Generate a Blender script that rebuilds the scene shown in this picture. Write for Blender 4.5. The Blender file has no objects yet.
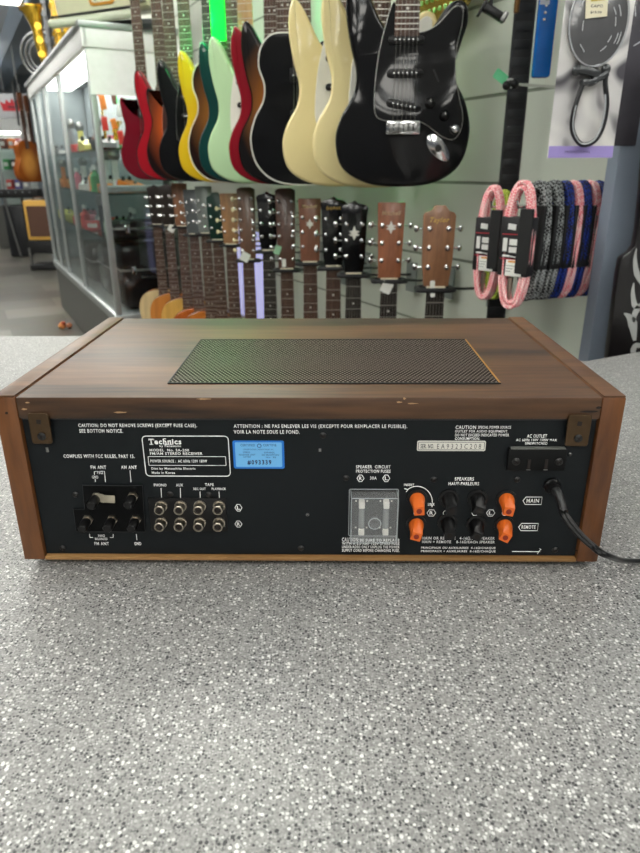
import bpy, bmesh, math, random
from mathutils import Vector, Matrix
random.seed(7)
LAMP, CASE, GREEN = 12.3, 14.0, 25.0
S = bpy.context.scene
COL = S.collection
PI = math.pi
R = math.radians

# ---------------------------------------------------------------- camera
CAMP = Vector((0.0162, -0.4355, 1.250)); F = 650.0
TH, ROLL, YAW = 0.37635, 0.00476, -0.01626
fw = Vector((math.sin(YAW)*math.cos(TH), math.cos(YAW)*math.cos(TH), -math.sin(TH)))
r0 = Vector((math.cos(YAW), -math.sin(YAW), 0)); d0 = fw.cross(r0)
rt = math.cos(ROLL)*r0 + math.sin(ROLL)*d0; dn = -math.sin(ROLL)*r0 + math.cos(ROLL)*d0
cam = bpy.data.cameras.new('camera'); co = bpy.data.objects.new('camera', cam); COL.objects.link(co)
m = Matrix((( rt.x, -dn.x, -fw.x, CAMP.x), (rt.y, -dn.y, -fw.y, CAMP.y), (rt.z, -dn.z, -fw.z, CAMP.z), (0,0,0,1)))
co.matrix_world = m
cam.sensor_fit = 'VERTICAL'; cam.sensor_height = 36; cam.lens = F/853*36
cam.clip_start = 0.02; cam.clip_end = 60
cam.dof.use_dof = True; cam.dof.focus_distance = 0.50; cam.dof.aperture_fstop = 13
S.camera = co

def ray(px, py):
    return rt*((px-320)/F) + dn*((py-426.5)/F) + fw
def at(px, py, dist):                    # point at ground distance dist in front of the camera
    r = ray(px, py); return CAMP + r*(dist/r.y)
def atz(px, py, z):
    r = ray(px, py); return CAMP + r*((z-CAMP.z)/r.z)
WA = R(28.5)
DV = Vector((-math.sin(WA), math.cos(WA), 0)); NV = Vector((math.cos(WA), math.sin(WA), 0))
WP = Vector((0.35, 1.95-0.4355, 0))      # a point on the slat wall
def atwall(px, py, off=0.0):
    r = ray(px, py); p = WP - NV*off
    return CAMP + r*((p-CAMP).dot(NV)/r.dot(NV))

# ---------------------------------------------------------------- materials
def new_mat(name):
    m = bpy.data.materials.new(name); m.use_nodes = True
    nt = m.node_tree; return m, nt, nt.nodes, nt.links, nt.nodes['Principled BSDF']
def lin(c):
    return tuple(((x/255)/12.92 if x/255 <= .04045 else ((x/255+.055)/1.055)**2.4) for x in c) + (1,)
MC = {}
def wavy(N, L, b, k):                    # gentle unevenness of a polished lacquer coat
    tc = N.new('ShaderNodeTexCoord'); n = N.new('ShaderNodeTexNoise'); n.inputs['Scale'].default_value = 5; n.inputs['Detail'].default_value = 0
    L.new(tc.outputs['Object'], n.inputs['Vector']); bp = N.new('ShaderNodeBump'); bp.inputs['Strength'].default_value = k; bp.inputs['Distance'].default_value = .06
    L.new(n.outputs['Fac'], bp.inputs['Height']); L.new(bp.outputs['Normal'], b.inputs['Coat Normal'])
def M(name, c, rough=.5, metal=0, var=.10, scale=30, bump=0, coat=0, emit=0, spec=None, wave=0):
    if name in MC: return MC[name]
    m, nt, N, L, b = new_mat(name); c = lin(c)
    tc = N.new('ShaderNodeTexCoord'); no = N.new('ShaderNodeTexNoise'); no.inputs['Scale'].default_value = scale
    no.inputs['Detail'].default_value = 4
    L.new(tc.outputs['Object'], no.inputs['Vector'])
    mx = N.new('ShaderNodeMix'); mx.data_type = 'RGBA'
    mx.inputs[6].default_value = tuple(x*(1-var) for x in c[:3])+(1,); mx.inputs[7].default_value = tuple(min(1, x*(1+var)) for x in c[:3])+(1,)
    L.new(no.outputs['Fac'], mx.inputs[0]); L.new(mx.outputs[2], b.inputs['Base Color'])
    b.inputs['Roughness'].default_value = rough; b.inputs['Metallic'].default_value = metal
    b.inputs['Coat Weight'].default_value = coat; b.inputs['Coat Roughness'].default_value = .05
    if spec is not None: b.inputs['Specular IOR Level'].default_value = spec
    if emit:
        L.new(mx.outputs[2], b.inputs['Emission Color']); b.inputs['Emission Strength'].default_value = emit
    if bump:
        bp = N.new('ShaderNodeBump'); bp.inputs['Strength'].default_value = bump; bp.inputs['Distance'].default_value = .001
        L.new(no.outputs['Fac'], bp.inputs['Height']); L.new(bp.outputs['Normal'], b.inputs['Normal'])
    if wave: wavy(N, L, b, wave)
    MC[name] = m; return m
def wood(name, dark, light, axis=0, scale=18, rough=.4, stretch=14, coat=0, fine=1.0):
    if name in MC: return MC[name]
    m, nt, N, L, b = new_mat(name)
    tc = N.new('ShaderNodeTexCoord'); mp = N.new('ShaderNodeMapping')
    sc = [scale]*3; sc[axis] = scale/stretch; mp.inputs['Scale'].default_value = sc
    L.new(tc.outputs['Object'], mp.inputs['Vector'])
    n1 = N.new('ShaderNodeTexNoise'); n1.inputs['Scale'].default_value = 1.0; n1.inputs['Detail'].default_value = 8; n1.inputs['Distortion'].default_value = .6
    L.new(mp.outputs[0], n1.inputs['Vector'])
    n2 = N.new('ShaderNodeTexNoise'); n2.inputs['Scale'].default_value = 9.0; n2.inputs['Detail'].default_value = 3
    L.new(mp.outputs[0], n2.inputs['Vector'])
    ad = N.new('ShaderNodeMath'); ad.operation = 'MULTIPLY_ADD'; L.new(n2.outputs['Fac'], ad.inputs[0]); ad.inputs[1].default_value = .35*fine
    L.new(n1.outputs['Fac'], ad.inputs[2])
    cr = N.new('ShaderNodeValToRGB'); cr.color_ramp.elements[0].position = .48; cr.color_ramp.elements[1].position = .86
    cr.color_ramp.elements[0].color = lin(dark); cr.color_ramp.elements[1].color = lin(light)
    L.new(ad.outputs[0], cr.inputs[0]); L.new(cr.outputs[0], b.inputs['Base Color'])
    b.inputs['Roughness'].default_value = rough; b.inputs['Coat Weight'].default_value = coat
    bp = N.new('ShaderNodeBump'); bp.inputs['Strength'].default_value = .15; bp.inputs['Distance'].default_value = .0005
    L.new(n2.outputs['Fac'], bp.inputs['Height']); L.new(bp.outputs['Normal'], b.inputs['Normal'])
    MC[name] = m; return m
def burst(name, mid, edge, c=(0,.22), sx=.17, sz=.235):
    if name in MC: return MC[name]
    m, nt, N, L, b = new_mat(name)
    tc = N.new('ShaderNodeTexCoord'); mp = N.new('ShaderNodeMapping'); mp.vector_type = 'POINT'
    mp.inputs['Scale'].default_value = (1/sx, 0, 1/sz); mp.inputs['Location'].default_value = (-c[0]/sx, 0, -c[1]/sz)
    L.new(tc.outputs['Object'], mp.inputs['Vector'])
    ln = N.new('ShaderNodeVectorMath'); ln.operation = 'LENGTH'; L.new(mp.outputs[0], ln.inputs[0])
    cr = N.new('ShaderNodeValToRGB'); e = cr.color_ramp.elements
    e[0].position = .30; e[0].color = lin(mid); e[1].position = .95; e[1].color = lin(edge)
    mm = e.new(.66); mm.color = lin(tuple(int(a*.55+b2*.45) for a, b2 in zip(mid, edge)))
    L.new(ln.outputs['Value'], cr.inputs[0]); L.new(cr.outputs[0], b.inputs['Base Color'])
    b.inputs['Roughness'].default_value = .4; b.inputs['Specular IOR Level'].default_value = .1; b.inputs['Coat Weight'].default_value = .6; b.inputs['Coat Roughness'].default_value = .04; wavy(N, L, b, .5)
    MC[name] = m; return m
def gloss(name, c): return M('lacquer_'+name, c, .45, 0, .05, 6, coat=.55, spec=.08, wave=.4)
def glass(name='clear_glass', rough=.02, fres=1.0, tint=(248,251,250), refl=.06):
    if name in MC: return MC[name]
    m, nt, N, L, b = new_mat(name); N.remove(b)
    t = N.new('ShaderNodeBsdfTransparent'); t.inputs[0].default_value = lin(tint)
    g = N.new('ShaderNodeBsdfGlossy'); g.inputs['Roughness'].default_value = rough
    no = N.new('ShaderNodeTexNoise'); no.inputs['Scale'].default_value = 5
    lw = N.new('ShaderNodeFresnel'); lw.inputs[0].default_value = 1.45
    ad = N.new('ShaderNodeMath'); ad.operation = 'MULTIPLY_ADD'; ad.inputs[1].default_value = .03; L.new(no.outputs['Fac'], ad.inputs[0])
    a2 = N.new('ShaderNodeMath'); a2.operation = 'MULTIPLY_ADD'; a2.inputs[1].default_value = fres; a2.inputs[2].default_value = refl-.02
    L.new(lw.outputs[0], a2.inputs[0]); L.new(a2.outputs[0], ad.inputs[2])
    gg = N.new('ShaderNodeNewGeometry'); iv = N.new('ShaderNodeMath'); iv.operation = 'SUBTRACT'; iv.inputs[0].default_value = 1; L.new(gg.outputs['Backfacing'], iv.inputs[1])
    ml = N.new('ShaderNodeMath'); ml.operation = 'MULTIPLY'; L.new(ad.outputs[0], ml.inputs[0]); L.new(iv.outputs[0], ml.inputs[1])
    mx = N.new('ShaderNodeMixShader'); L.new(ml.outputs[0], mx.inputs[0]); L.new(t.outputs[0], mx.inputs[1]); L.new(g.outputs[0], mx.inputs[2])
    L.new(mx.outputs[0], N['Material Output'].inputs[0]); MC[name] = m; return m

# ---------------------------------------------------------------- mesh building
FR = Matrix.Rotation(R(90), 4, 'X')      # local xy -> xz, +z -> -y (towards the viewer)
I4 = Matrix.Identity(4)
class MB:
    def __init__(s, T=None): s.bm = bmesh.new(); s.T = T or I4
    def _v(s, p): return s.bm.verts.new(s.T @ Vector(p))
    def box(s, c, size, rot=None, bev=0):
        x, y, z = (a/2 for a in size); c = Vector(c); rot = rot or I4
        vs = [s._v(c + (rot @ Vector((i*x, j*y, k*z)))) for i in (-1, 1) for j in (-1, 1) for k in (-1, 1)]
        fs = [s.bm.faces.new([vs[i] for i in q]) for q in ((0,1,3,2),(4,6,7,5),(0,4,5,1),(2,3,7,6),(0,2,6,4),(1,5,7,3))]
        if bev:
            es = list({e for f in fs for e in f.edges})
            bmesh.ops.bevel(s.bm, geom=es, offset=bev, segments=2, affect='EDGES', profile=.5)
        return s
    def hexa(s, b4, t4):
        vs = [s._v(p) for p in list(b4)+list(t4)]
        for q in ((0,1,2,3),(4,5,6,7),(0,1,5,4),(1,2,6,5),(2,3,7,6),(3,0,4,7)): s.bm.faces.new([vs[i] for i in q])
        return s
    def tube(s, pts, r, seg=8, closed=False, caps=True, flat=1.0):
        pts = [Vector(p) for p in pts]; n = len(pts); rs = r if isinstance(r, (list, tuple)) else [r]*n
        rings = []; prev = None
        for i, p in enumerate(pts):
            if closed: t = pts[(i+1) % n] - pts[i-1]
            else: t = pts[min(i+1, n-1)] - pts[max(i-1, 0)]
            if t.length < 1e-9: t = Vector((0, 0, 1))
            t.normalize()
            if prev is None:
                a = Vector((0, 0, 1)) if abs(t.z) < .9 else Vector((0, 1, 0)); u = a.cross(t).normalized()
            else:
                u = prev - t*prev.dot(t); u = u.normalized() if u.length > 1e-6 else prev
            prev = u; w = t.cross(u)
            rings.append([s._v(p + (u*math.cos(2*PI*k/seg)*flat + w*math.sin(2*PI*k/seg))*rs[i]) for k in range(seg)])
        m_ = n if closed else n-1
        for i in range(m_):
            A, B = rings[i], rings[(i+1) % n]
            for k in range(seg): s.bm.faces.new((A[k], A[(k+1) % seg], B[(k+1) % seg], B[k]))
        if caps and not closed:
            s.bm.faces.new(rings[0]); s.bm.faces.new(rings[-1])
        return s
    def cyl(s, a, b, r, r2=None, seg=16):
        return s.tube([a, b], [r, r if r2 is None else r2], seg)
    def prof(s, a, d, prof, seg=20):       # lathe: profile [(t along d, radius)]
        a = Vector(a); d = Vector(d).normalized()
        u = (Vector((0,0,1)) if abs(d.z) < .9 else Vector((0,1,0))).cross(d).normalized(); w = d.cross(u); rings = []
        for t, r in prof:
            rings.append([s._v(a + d*t + (u*math.cos(2*PI*k/seg)+w*math.sin(2*PI*k/seg))*max(r, 1e-5)) for k in range(seg)])
        for A, B in zip(rings, rings[1:]):
            for k in range(seg): s.bm.faces.new((A[k], A[(k+1) % seg], B[(k+1) % seg], B[k]))
        s.bm.faces.new(rings[0]); s.bm.faces.new(rings[-1]); return s
    def prism(s, ol, z0, z1, X=I4, rnd=0, steps=3):   # outline in local xy, extruded z0..z1, edges rounded by rnd
        n = len(ol); P = [Vector((p[0], p[1])) for p in ol]
        area = sum(P[i].x*P[(i+1) % n].y - P[(i+1) % n].x*P[i].y for i in range(n)); sg = 1 if area > 0 else -1
        nor = []
        for i in range(n):
            t = (P[(i+1) % n] - P[i-1]); t = t.normalized() if t.length > 0 else Vector((1, 0)); nor.append(Vector((t.y, -t.x))*sg)
        prof = [(0, z0), (0, z1)]
        if rnd:
            prof = [(rnd*(1-math.cos(a)), z0+rnd*(1-math.sin(a))) for a in [PI/2*(1-0.0)*(1-k/steps) for k in range(steps+1)][::-1]]
            prof = [(rnd*(1-math.sin(PI/2*k/steps)), z0+rnd*(1-math.cos(PI/2*k/steps))) for k in range(steps+1)]
            prof += [(rnd*(1-math.cos(PI/2*k/steps)), z1-rnd*(1-math.sin(PI/2*k/steps))) for k in range(steps+1)]
        rings = []
        for o, z in prof:
            rings.append([s._v(X @ Vector((P[i].x-nor[i].x*o, P[i].y-nor[i].y*o, z))) for i in range(n)])
        for A, B in zip(rings, rings[1:]):
            for k in range(n): s.bm.faces.new((A[k], A[(k+1) % n], B[(k+1) % n], B[k]))
        for rg in (rings[0], rings[-1]): s.bm.faces.new(rg)
        return s
    def ball(s, c, r, sc=(1,1,1), u=12, v=8):
        mm = Matrix.Translation(Vector(c)) @ Matrix.Diagonal((r*sc[0], r*sc[1], r*sc[2], 1))
        bmesh.ops.create_uvsphere(s.bm, u_segments=u, v_segments=v, radius=1, matrix=s.T @ mm); return s
    def mesh(s, name, mat, ang=35):
        bmesh.ops.recalc_face_normals(s.bm, faces=s.bm.faces)
        me = bpy.data.meshes.new(name); s.bm.to_mesh(me); s.bm.free()
        for p in me.polygons: p.use_smooth = True
        me.set_sharp_from_angle(angle=R(ang)); me.materials.append(mat); return me
    def obj(s, name, mat, parent=None, ang=35): return put(name, s.mesh(name, mat, ang), parent)
def put(name, me, parent=None, loc=None, rot=None, label=None):
    o = bpy.data.objects.new(name, me); COL.objects.link(o)
    if parent: o.parent = parent
    if loc is not None: o.location = loc
    if rot is not None: o.rotation_euler = rot
    if label: o['label'] = label
    return o
def tag(o, label, cat, group=None, kind=None):
    o['label'] = label; o['category'] = cat
    if group: o['group'] = group
    if kind: o['kind'] = kind
    return o
def thing(name, label, cat, loc=(0,0,0), rz=0, group=None):
    o = bpy.data.objects.new(name, None); COL.objects.link(o); o.location = loc; o.rotation_euler = (0, 0, rz)
    o.empty_display_size = .02
    return tag(o, label, cat, group)
def struct(o): o['kind'] = 'structure'; return o
def spline(pts, sub=6, closed=True):
    P = [Vector(p) for p in pts]; n = len(P); out = []
    rng = range(n) if closed else range(n-1)
    for i in rng:
        g = (lambda k: P[k % n]) if closed else (lambda k: P[max(0, min(n-1, k))])
        a, b, c, d = g(i-1), g(i), g(i+1), g(i+2)
        for k in range(sub):
            t = k/sub
            out.append(.5*((2*b) + (c-a)*t + (2*a-5*b+4*c-d)*t*t + (3*b-a-3*c+d)*t**3))
    if not closed: out.append(P[-1])
    return out
def rrect(x0, y0, x1, y1, r, k=4):
    o = []
    for cx, cy, a in ((x1-r, y1-r, 0), (x0+r, y1-r, 90), (x0+r, y0+r, 180), (x1-r, y0+r, 270)):
        for i in range(k+1):
            t = R(a+90*i/k); o.append((cx+r*math.cos(t), cy+r*math.sin(t)))
    return o
def text_mesh(s, w=None, h=None, bold=0, depth=.00008, space=1.0, shear=0):
    cu = bpy.data.curves.new('lettering', 'FONT'); cu.body = s; cu.size = 1; cu.offset = bold; cu.space_character = space*1.14
    cu.resolution_u = 2; cu.shear = shear; cu.align_x = 'LEFT'
    o = bpy.data.objects.new('lettering', cu); COL.objects.link(o)
    dg = bpy.context.evaluated_depsgraph_get(); me = bpy.data.meshes.new_from_object(o.evaluated_get(dg))
    bpy.data.objects.remove(o); bpy.data.curves.remove(cu)
    xs = [v.co.x for v in me.vertices]; ys = [v.co.y for v in me.vertices]
    x0, x1, y0, y1 = min(xs), max(xs), min(ys), max(ys)
    kx = w/(x1-x0); ky = h/(y1-y0)
    bm = bmesh.new(); bm.from_mesh(me)
    for v in bm.verts: v.co = Vector(((v.co.x-(x0+x1)/2)*kx, -0.0, (v.co.y-(y0+y1)/2)*ky))
    g = bmesh.ops.extrude_face_region(bm, geom=list(bm.faces))
    for e in g['geom']:
        if isinstance(e, bmesh.types.BMVert): e.co.y -= depth
    bmesh.ops.recalc_face_normals(bm, faces=bm.faces)
    bm.to_mesh(me); bm.free(); return me
def text(s, x, z, w, h, y, mat, parent, bold=0, space=1.0, shear=0, rot=0, name='lettering'):
    me = text_mesh(s, w, h, bold, space=space, shear=shear); me.materials.append(mat)
    o = put(name, me, parent, (x, y, z)); o.rotation_euler = (0, rot, 0); return o

white_ink = M('white_ink', (244,246,244), .6)
dark_ink = M('dark_ink', (30,34,44), .6)
chrome = M('chrome', (215,215,215), .12, 1, .03)
steel = M('brushed_steel', (150,150,148), .35, 1, .1)
nickel = M('dull_nickel', (170,162,148), .3, 1, .1)
blackp = M('black_plastic', (10,10,11), .38, spec=.35)
blackm = M('matte_black', (18,18,19), .6)
ivory = M('ivory_plastic', (232,222,196), .4)

# ================================================================ RECEIVER
RH = .1357; ZR = 1.10 - RH; ZC = ZR - .006
rec = thing('stereo_receiver', 'wood-cased vintage stereo receiver, black rear panel facing the viewer, on the speckled counter', 'stereo receiver', (0, 0, ZR))
PY = .004
def P(px, py):                     # rear panel point in receiver coordinates
    r = ray(px, py); p = CAMP + r*((PY-CAMP.y)/r.y); return p.x, p.z-ZR
D = .2642; SW = .0165
walnut_top = wood('walnut_veneer', (24,15,8), (100,68,42), 0, 22, .46, 12)
walnut_side = wood('walnut_end_grain', (72,41,19), (116,72,36), 2, 30, .38, 7)
walnut_edge = wood('walnut_edge_band', (64,39,22), (104,70,42), 0, 40, .42, 10)
pale_edge = wood('pale_wood_edge', (116,84,46), (156,118,72), 0, 40, .5, 10)
for sx in (-1, 1):
    b = MB(); x0, x1 = sx*.225, sx*(.225-SW)
    b.box(((x0+x1)/2, D/2, RH/2), (SW, D, RH), bev=.0012); sp = b.obj('side_panel', walnut_side, rec)
    b = MB(); b.box((sx*(.225-SW*.5), D/2, RH+.0006), (SW-.001, D-.001, .0012), bev=.0004)
    b.obj('edge_cap', walnut_edge if sx > 0 else walnut_edge, sp)
    # worn chips in the corner
b = MB(); b.box((0, D/2, RH-.0083), (.45-2*SW-.0004, D, .0164), bev=.0008); top = b.obj('top_panel', walnut_top, rec)
chip = M('chipped_wood', (165,132,96), .7, var=.3, scale=900)
dchip = M('dark_gap', (20,12,8), .8)
for x, z, w, h, mt in ((-.073, -.0012, .010, .0011, chip), (.0355+.03, -.0035, .004, .0012, chip), (.069, -.0008, .002, .0015, chip), (.075, -.0045, .007, .0009, chip), (-.134, -.0114, .009, .0012, chip), (-.2, -.004, .003, .001, chip), (-.203,-.009,.004,.0014,chip)):
    a = [( x+w/2*math.cos(t)*(1+.25*math.sin(5*t+x*99)), RH+z+h/2*math.sin(t)*(1+.3*math.cos(3*t)) ) for t in [2*PI*k/12 for k in range(12)]]
    MB().prism(a, 0, .0002, Matrix.Translation((0, .0001, 0)) @ FR).obj('edge_chip', mt, top)
for x, z, w, h in ((.200, -.0105, .013, .0016), (.2065, -.0075, .004, .002), (-.2165, -.012, .0022, .002), (.2045,-.101,.004,.0012), (.2065,-.125,.003,.001)):
    a = [(x+w/2*math.cos(t)*(1+.25*math.sin(4*t)), RH+z+h/2*math.sin(t)) for t in [2*PI*k/10 for k in range(10)]]
    MB().prism(a, 0, .0002, Matrix.Translation((0, .0001, 0)) @ FR).obj('worn_gap', dchip, rec)
# grille in the top
gm, nt, N, L, bb = new_mat('perforated_steel')
tc = N.new('ShaderNodeTexCoord'); sp_ = N.new('ShaderNodeSeparateXYZ'); L.new(tc.outputs['Object'], sp_.inputs[0])
def mth(op, a, b=None, c=None):
    n = N.new('ShaderNodeMath'); n.operation = op
    for i, v in enumerate((a, b, c)):
        if v is None: continue
        if isinstance(v, (int, float)): n.inputs[i].default_value = v
        else: L.new(v, n.inputs[i])
    return n.outputs[0]
pit = .0035
row = mth('DIVIDE', sp_.outputs[1], pit*.866); rf = mth('FLOOR', row)
odd = mth('MULTIPLY', mth('MODULO', mth('ABSOLUTE', rf), 2.0), .5)
cx_ = mth('ADD', mth('DIVIDE', sp_.outputs[0], pit), odd)
fx = mth('SUBTRACT', mth('FRACT', cx_), .5); fy = mth('MULTIPLY', mth('SUBTRACT', mth('FRACT', row), .5), .866)
dist = mth('SQRT', mth('ADD', mth('MULTIPLY', fx, fx), mth('MULTIPLY', fy, fy)))
hole = mth('LESS_THAN', dist, .37)
mx = N.new('ShaderNodeMix'); mx.data_type = 'RGBA'; mx.inputs[6].default_value = lin((96,84,78)); mx.inputs[7].default_value = lin((10,9,9))
L.new(hole, mx.inputs[0]); L.new(mx.outputs[2], bb.inputs['Base Color'])
L.new(mth('MULTIPLY', mth('SUBTRACT', 1.0, hole), .3), bb.inputs['Metallic']); bb.inputs['Roughness'].default_value = .42
L.new(mth('MULTIPLY', mth('SUBTRACT', 1.0, hole), .5), bb.inputs['Specular IOR Level'])
g = [atz(px, py, ZR+RH) for px, py in ((200,340.5), (467,340), (498,384), (170,383.5))]
gx0 = (g[0].x+g[3].x)/2; gx1 = (g[1].x+g[2].x)/2; gy1 = (g[0].y+g[1].y)/2; gy0 = (g[2].y+g[3].y)/2
MB().box(((gx0+gx1)/2, (gy0+gy1)/2, RH+.0002), (gx1-gx0, gy1-gy0, .0008)).obj('vent_grille', gm, rec)
fr_ = MB(); t_ = .0011
for cx, cy, w, h in (((gx0+gx1)/2, gy0, gx1-gx0+t_, t_), ((gx0+gx1)/2, gy1, gx1-gx0+t_, t_), (gx0, (gy0+gy1)/2, t_, gy1-gy0)):
    fr_.box((cx, cy, RH+.0004), (w, h, .0012))
fr_.obj('vent_rim', blackm, rec)
MB().box((gx1, (gy0+gy1)/2, RH+.0004), (.0013, gy1-gy0, .0012)).obj('vent_rim', M('brass_rim', (190,140,60), .35, .6), rec)
# rear panel and bottom
pan = MB().box((0, PY+.001, (.0035+RH-.0168)/2), (.45-2*SW-.0006, .002, RH-.0168-.0035)).obj('rear_panel', M('blue_black_paint', (13,18,21), .5, 0, .06, 60, spec=.25), rec)
MB().box((0, .14, .06), (.41, .24, .11)).obj('chassis', blackm, rec)
MB().box((0, D/2, .0016), (.45-2*SW-.0006, D, .0028), bev=.0003).obj('bottom_panel', pale_edge, rec)
MB().box((0, PY-.0004, RH-.0176), (.4155, .0012, .0018)).obj('panel_top_lip', M('dark_lip', (34,36,38), .4), pan)
for x in (-.17, .17):
    for y in (.04, .22):
        MB().cyl((x, y, -.006), (x, y, .001), .011, .012, 20).obj('foot', blackp, rec)
S0 = PY-.00005
def lab(s, x0, y0, x1, y1, bold=0, mat=white_ink, **k):
    ax, az = P(x0, (y0+y1)/2); bx, _ = P(x1, (y0+y1)/2); xm = (x0+x1)/2
    _, z0 = P(xm, y1); _, z1 = P(xm, y0)
    return text(s, (ax+bx)/2, (z0+z1)/2, bx-ax, (z1-z0), k.pop('y', S0), mat, pan, bold, **k)
B1 = .017
for a in (
 ('CAUTION: DO NOT REMOVE SCREWS (EXCEPT FUSE CASE).', 78.4,423.6,197,428.2), ('SEE BOTTOM NOTICE.', 79.4,429,123,432.8),
 ('COMPLIES WITH FCC RULES, PART 15.', 63.6,454.4,134.7,458.6), ('FM ANT', 90.7,465.6,106.2,469), ('AM ANT', 121,465.6,136.8,469),
 ('75Ω', 96.6,471,103,474), ('GND', 92,475.6,98.3,478.5),
 ('by Panasonic', 159.5,444.9,181,447.6), ('MODEL  No. SA-200', 149.5,448.8,189,451.4), ('FM/AM STEREO RECEIVER', 150,452.2,202.5,454.9),
 ('POWER SOURCE :  AC 60Hz 120V 180W', 150.5,459.6,207,462.5), ('Dist by Matsushita Electric', 151.5,467.4,195.5,470.2), ('Made in Korea', 151.8,471.4,175,473.9),
 ('ATTENTION : NE PAS ENLEVER LES VIS (EXCEPTE POUR REMPLACER LE FUSIBLE).', 233.7,424.4,407.3,429), ('VOIR LA NOTE SOUS LE FOND.', 233.7,430,299.7,433.8),
 ('SPEAKER  CIRCUIT', 356,465.2,390.5,468.4), ('PROTECTION FUSES', 356,469.6,390.5,472.8), ('30A', 370,476.4,376.7,479.6),
 ('WITH A 3.0 AMP 125V SPARE FUSE', 342,542.2,399.4,544.9), ('UNDER/ADSO ONLY UNPLUG THE POWER', 342,545.6,399.4,548.3), ('SUPPLY CORD BEFORE CHANGING FUSE.', 342,549,399.4,551.8),
 ('BE SURE TO REPLACE', 360,538.8,399.4,541.5),
 ('CAUTION', 455.6,425.4,476,429), ('SPECIAL POWER SOURCE', 478,425.8,511,428.6), ('OUTLET FOR AUDIO EQUIPMENT.', 455,430,508,432.9), ('DO NOT EXCEED INDICATED POWER', 455,433.6,509,436.4), ('CONSUMPTION.', 455,437.2,480,440),
 ('AC OUTLET', 527,434.2,547,437.8), ('AC 60Hz 120V 150W MAX', 516,438.6,557,441.2), ('UNSWITCHED', 525,442,547.4,444.8),
 ('SPEAKERS', 454.8,477.2,474,480.6), ('HAUT-PARLEURS', 448.6,482,479,485.3), ('INSERT', 404,483.6,414,486), ('LOCK', 428,503,434.6,505.6),
 ('MAIN OR REMOTE   4-16Ω/EA. SPEAKER', 422,536.6,494.7,539.6), ('MAIN + REMOTE    8-16Ω/EACH SPEAKER', 422,540.4,494.7,543.2),
 ('PRINCIPAUX OU AUXILIAIRES  4-16Ω/CHAQUE', 421,546.6,495.5,549.2), ('PRINCIPAUX + AUXILIAIRES  8-16Ω/CHAQUE', 421,550,495.5,552.6),
 ('PHONO', 154,483.6,166.5,486.4), ('AUX', 176,483.6,183,486.4), ('TAPE', 205,483.2,213.7,486), ('REC OUT', 193.5,487.6,205.7,490), ('PLAYBACK', 211.7,487.6,226,490),
 ('300Ω', 98,534.4,104.8,536.8), ('BALANCED', 95,537.6,107.5,540), ('FM ANT', 94.5,542,109,545.2), ('GND', 134.4,542,141.3,545.2)):
    lab(*a, bold=B1)
lab('CAUTION:', 342,537.6,359,541.6, bold=.015)
lab('MAIN', 526.5,498.7,539,502.6, bold=.02); lab('REMOTE', 521.5,525.2,535.5,528.8, bold=.015)
o = lab('Technics', 148.7,438.7,181.3,444.4, bold=.035, space=1.02)
# slab serifs of the brand word
sm = MB()
for px0, px1, py in ((149.6,153.2,444.3),(164.6,169.4,444.3),(169.8,172.6,444.3),(163.6,166,438.8),(169.2,171,440.6),(148.5,149.3,440.0),(153.6,154.3,440.0)):
    ax, az = P(px0, py); bx, _ = P(px1, py); sm.box(((ax+bx)/2, S0, az), (bx-ax, .0002, .0006))
sm.obj('lettering', white_ink, pan)
def line(pts, w=.00055, mat=white_ink, parent=None, name='printed_line', closed=False, y=None):
    b = MB(); q = [P(*p) for p in pts]
    b.tube([(x, S0 if y is None else y, z) for x, z in q], w/2, 6, closed=closed); return b.obj(name, mat, parent or pan)
def rline(x0, y0, x1, y1, r, w=.00055, n='printed_frame'):
    ax, bz = P((x0+x1)/2-(x1-x0)/2, y1); ax2, tz = P(x0, y0); ax, _ = P(x0, (y0+y1)/2); bx, _ = P(x1, (y0+y1)/2)
    b = MB(); b.tube([(x, S0, z) for x, z in rrect(ax, bz, bx, tz, r)], w/2, 6, closed=True); return b.obj(n, white_ink, pan)
rline(144,436,229.3,476, .003, .0007); rline(148.5,456.5,225.8,465.3, .0003, .0004)
for a in ((105.2,473.4,103.2,471.6), ): pass
for pts in ([(100.3,471.2),(104.5,471.2),(105.5,482)], [(94.5,474.8),(94.3,471.6),(96,471.4)], [(95.2,479),(95.4,481.8)], [(130,470.4),(131,482.2)],
            [(161,488),(161.6,498.4)], [(180.3,488),(180.6,498.4)], [(200,491.6),(200.3,498.4)], [(219,491.6),(219.4,498.4)],
            [(89.5,534),(90,537.4),(93,537.4)], [(110,537.4),(113.2,537.4),(113.2,534)], [(136.3,534),(137,540)],
            [(512,551.4),(540,551.6)], [(537.5,553.8),(539.5,550.4),(541,549.6),(539.4,548.6)]):
    line(pts)
# lock arrow arc
arc = [(417+15.3*math.cos(R(a)), 502-15.8*math.sin(R(a))) for a in range(128, -12, -10)]
line(arc, .0006, name='arrow_arc'); line([(404.2,488.5),(408,489.5),(406.2,491.8)], .0008, name='arrow_head'); line([(430.6,503.4),(432,507),(433.4,503.2)], .0008, name='arrow_head')
def badge(s, x0, y0, x1, y1, shape='hex'):
    ax, _ = P(x0, (y0+y1)/2); bx, _ = P(x1, (y0+y1)/2); _, z1 = P((x0+x1)/2, y0); _, z0 = P((x0+x1)/2, y1)
    w = bx-ax; h = z1-z0; k = min(.3*h, .3*w)
    ol = [(ax+k,z0),(bx-k,z0),(bx,z0+h/2),(bx-k,z1),(ax+k,z1),(ax,z0+h/2)] if shape == 'hex' else rrect(ax, z0, bx, z1, h*.3, 2)
    if shape == 'arrow': ol = [(ax+k,z0),(bx,z0),(bx,z1),(ax+k,z1),(ax,z0+h/2)]
    b = MB(); b.tube([(x, S0, z) for x, z in ol], .0003, 5, closed=True); b.obj('badge_outline', white_ink, pan)
    if s: text(s, (ax+bx)/2, (z0+z1)/2, w*.42, h*.55, S0, white_ink, pan, .02)
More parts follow.
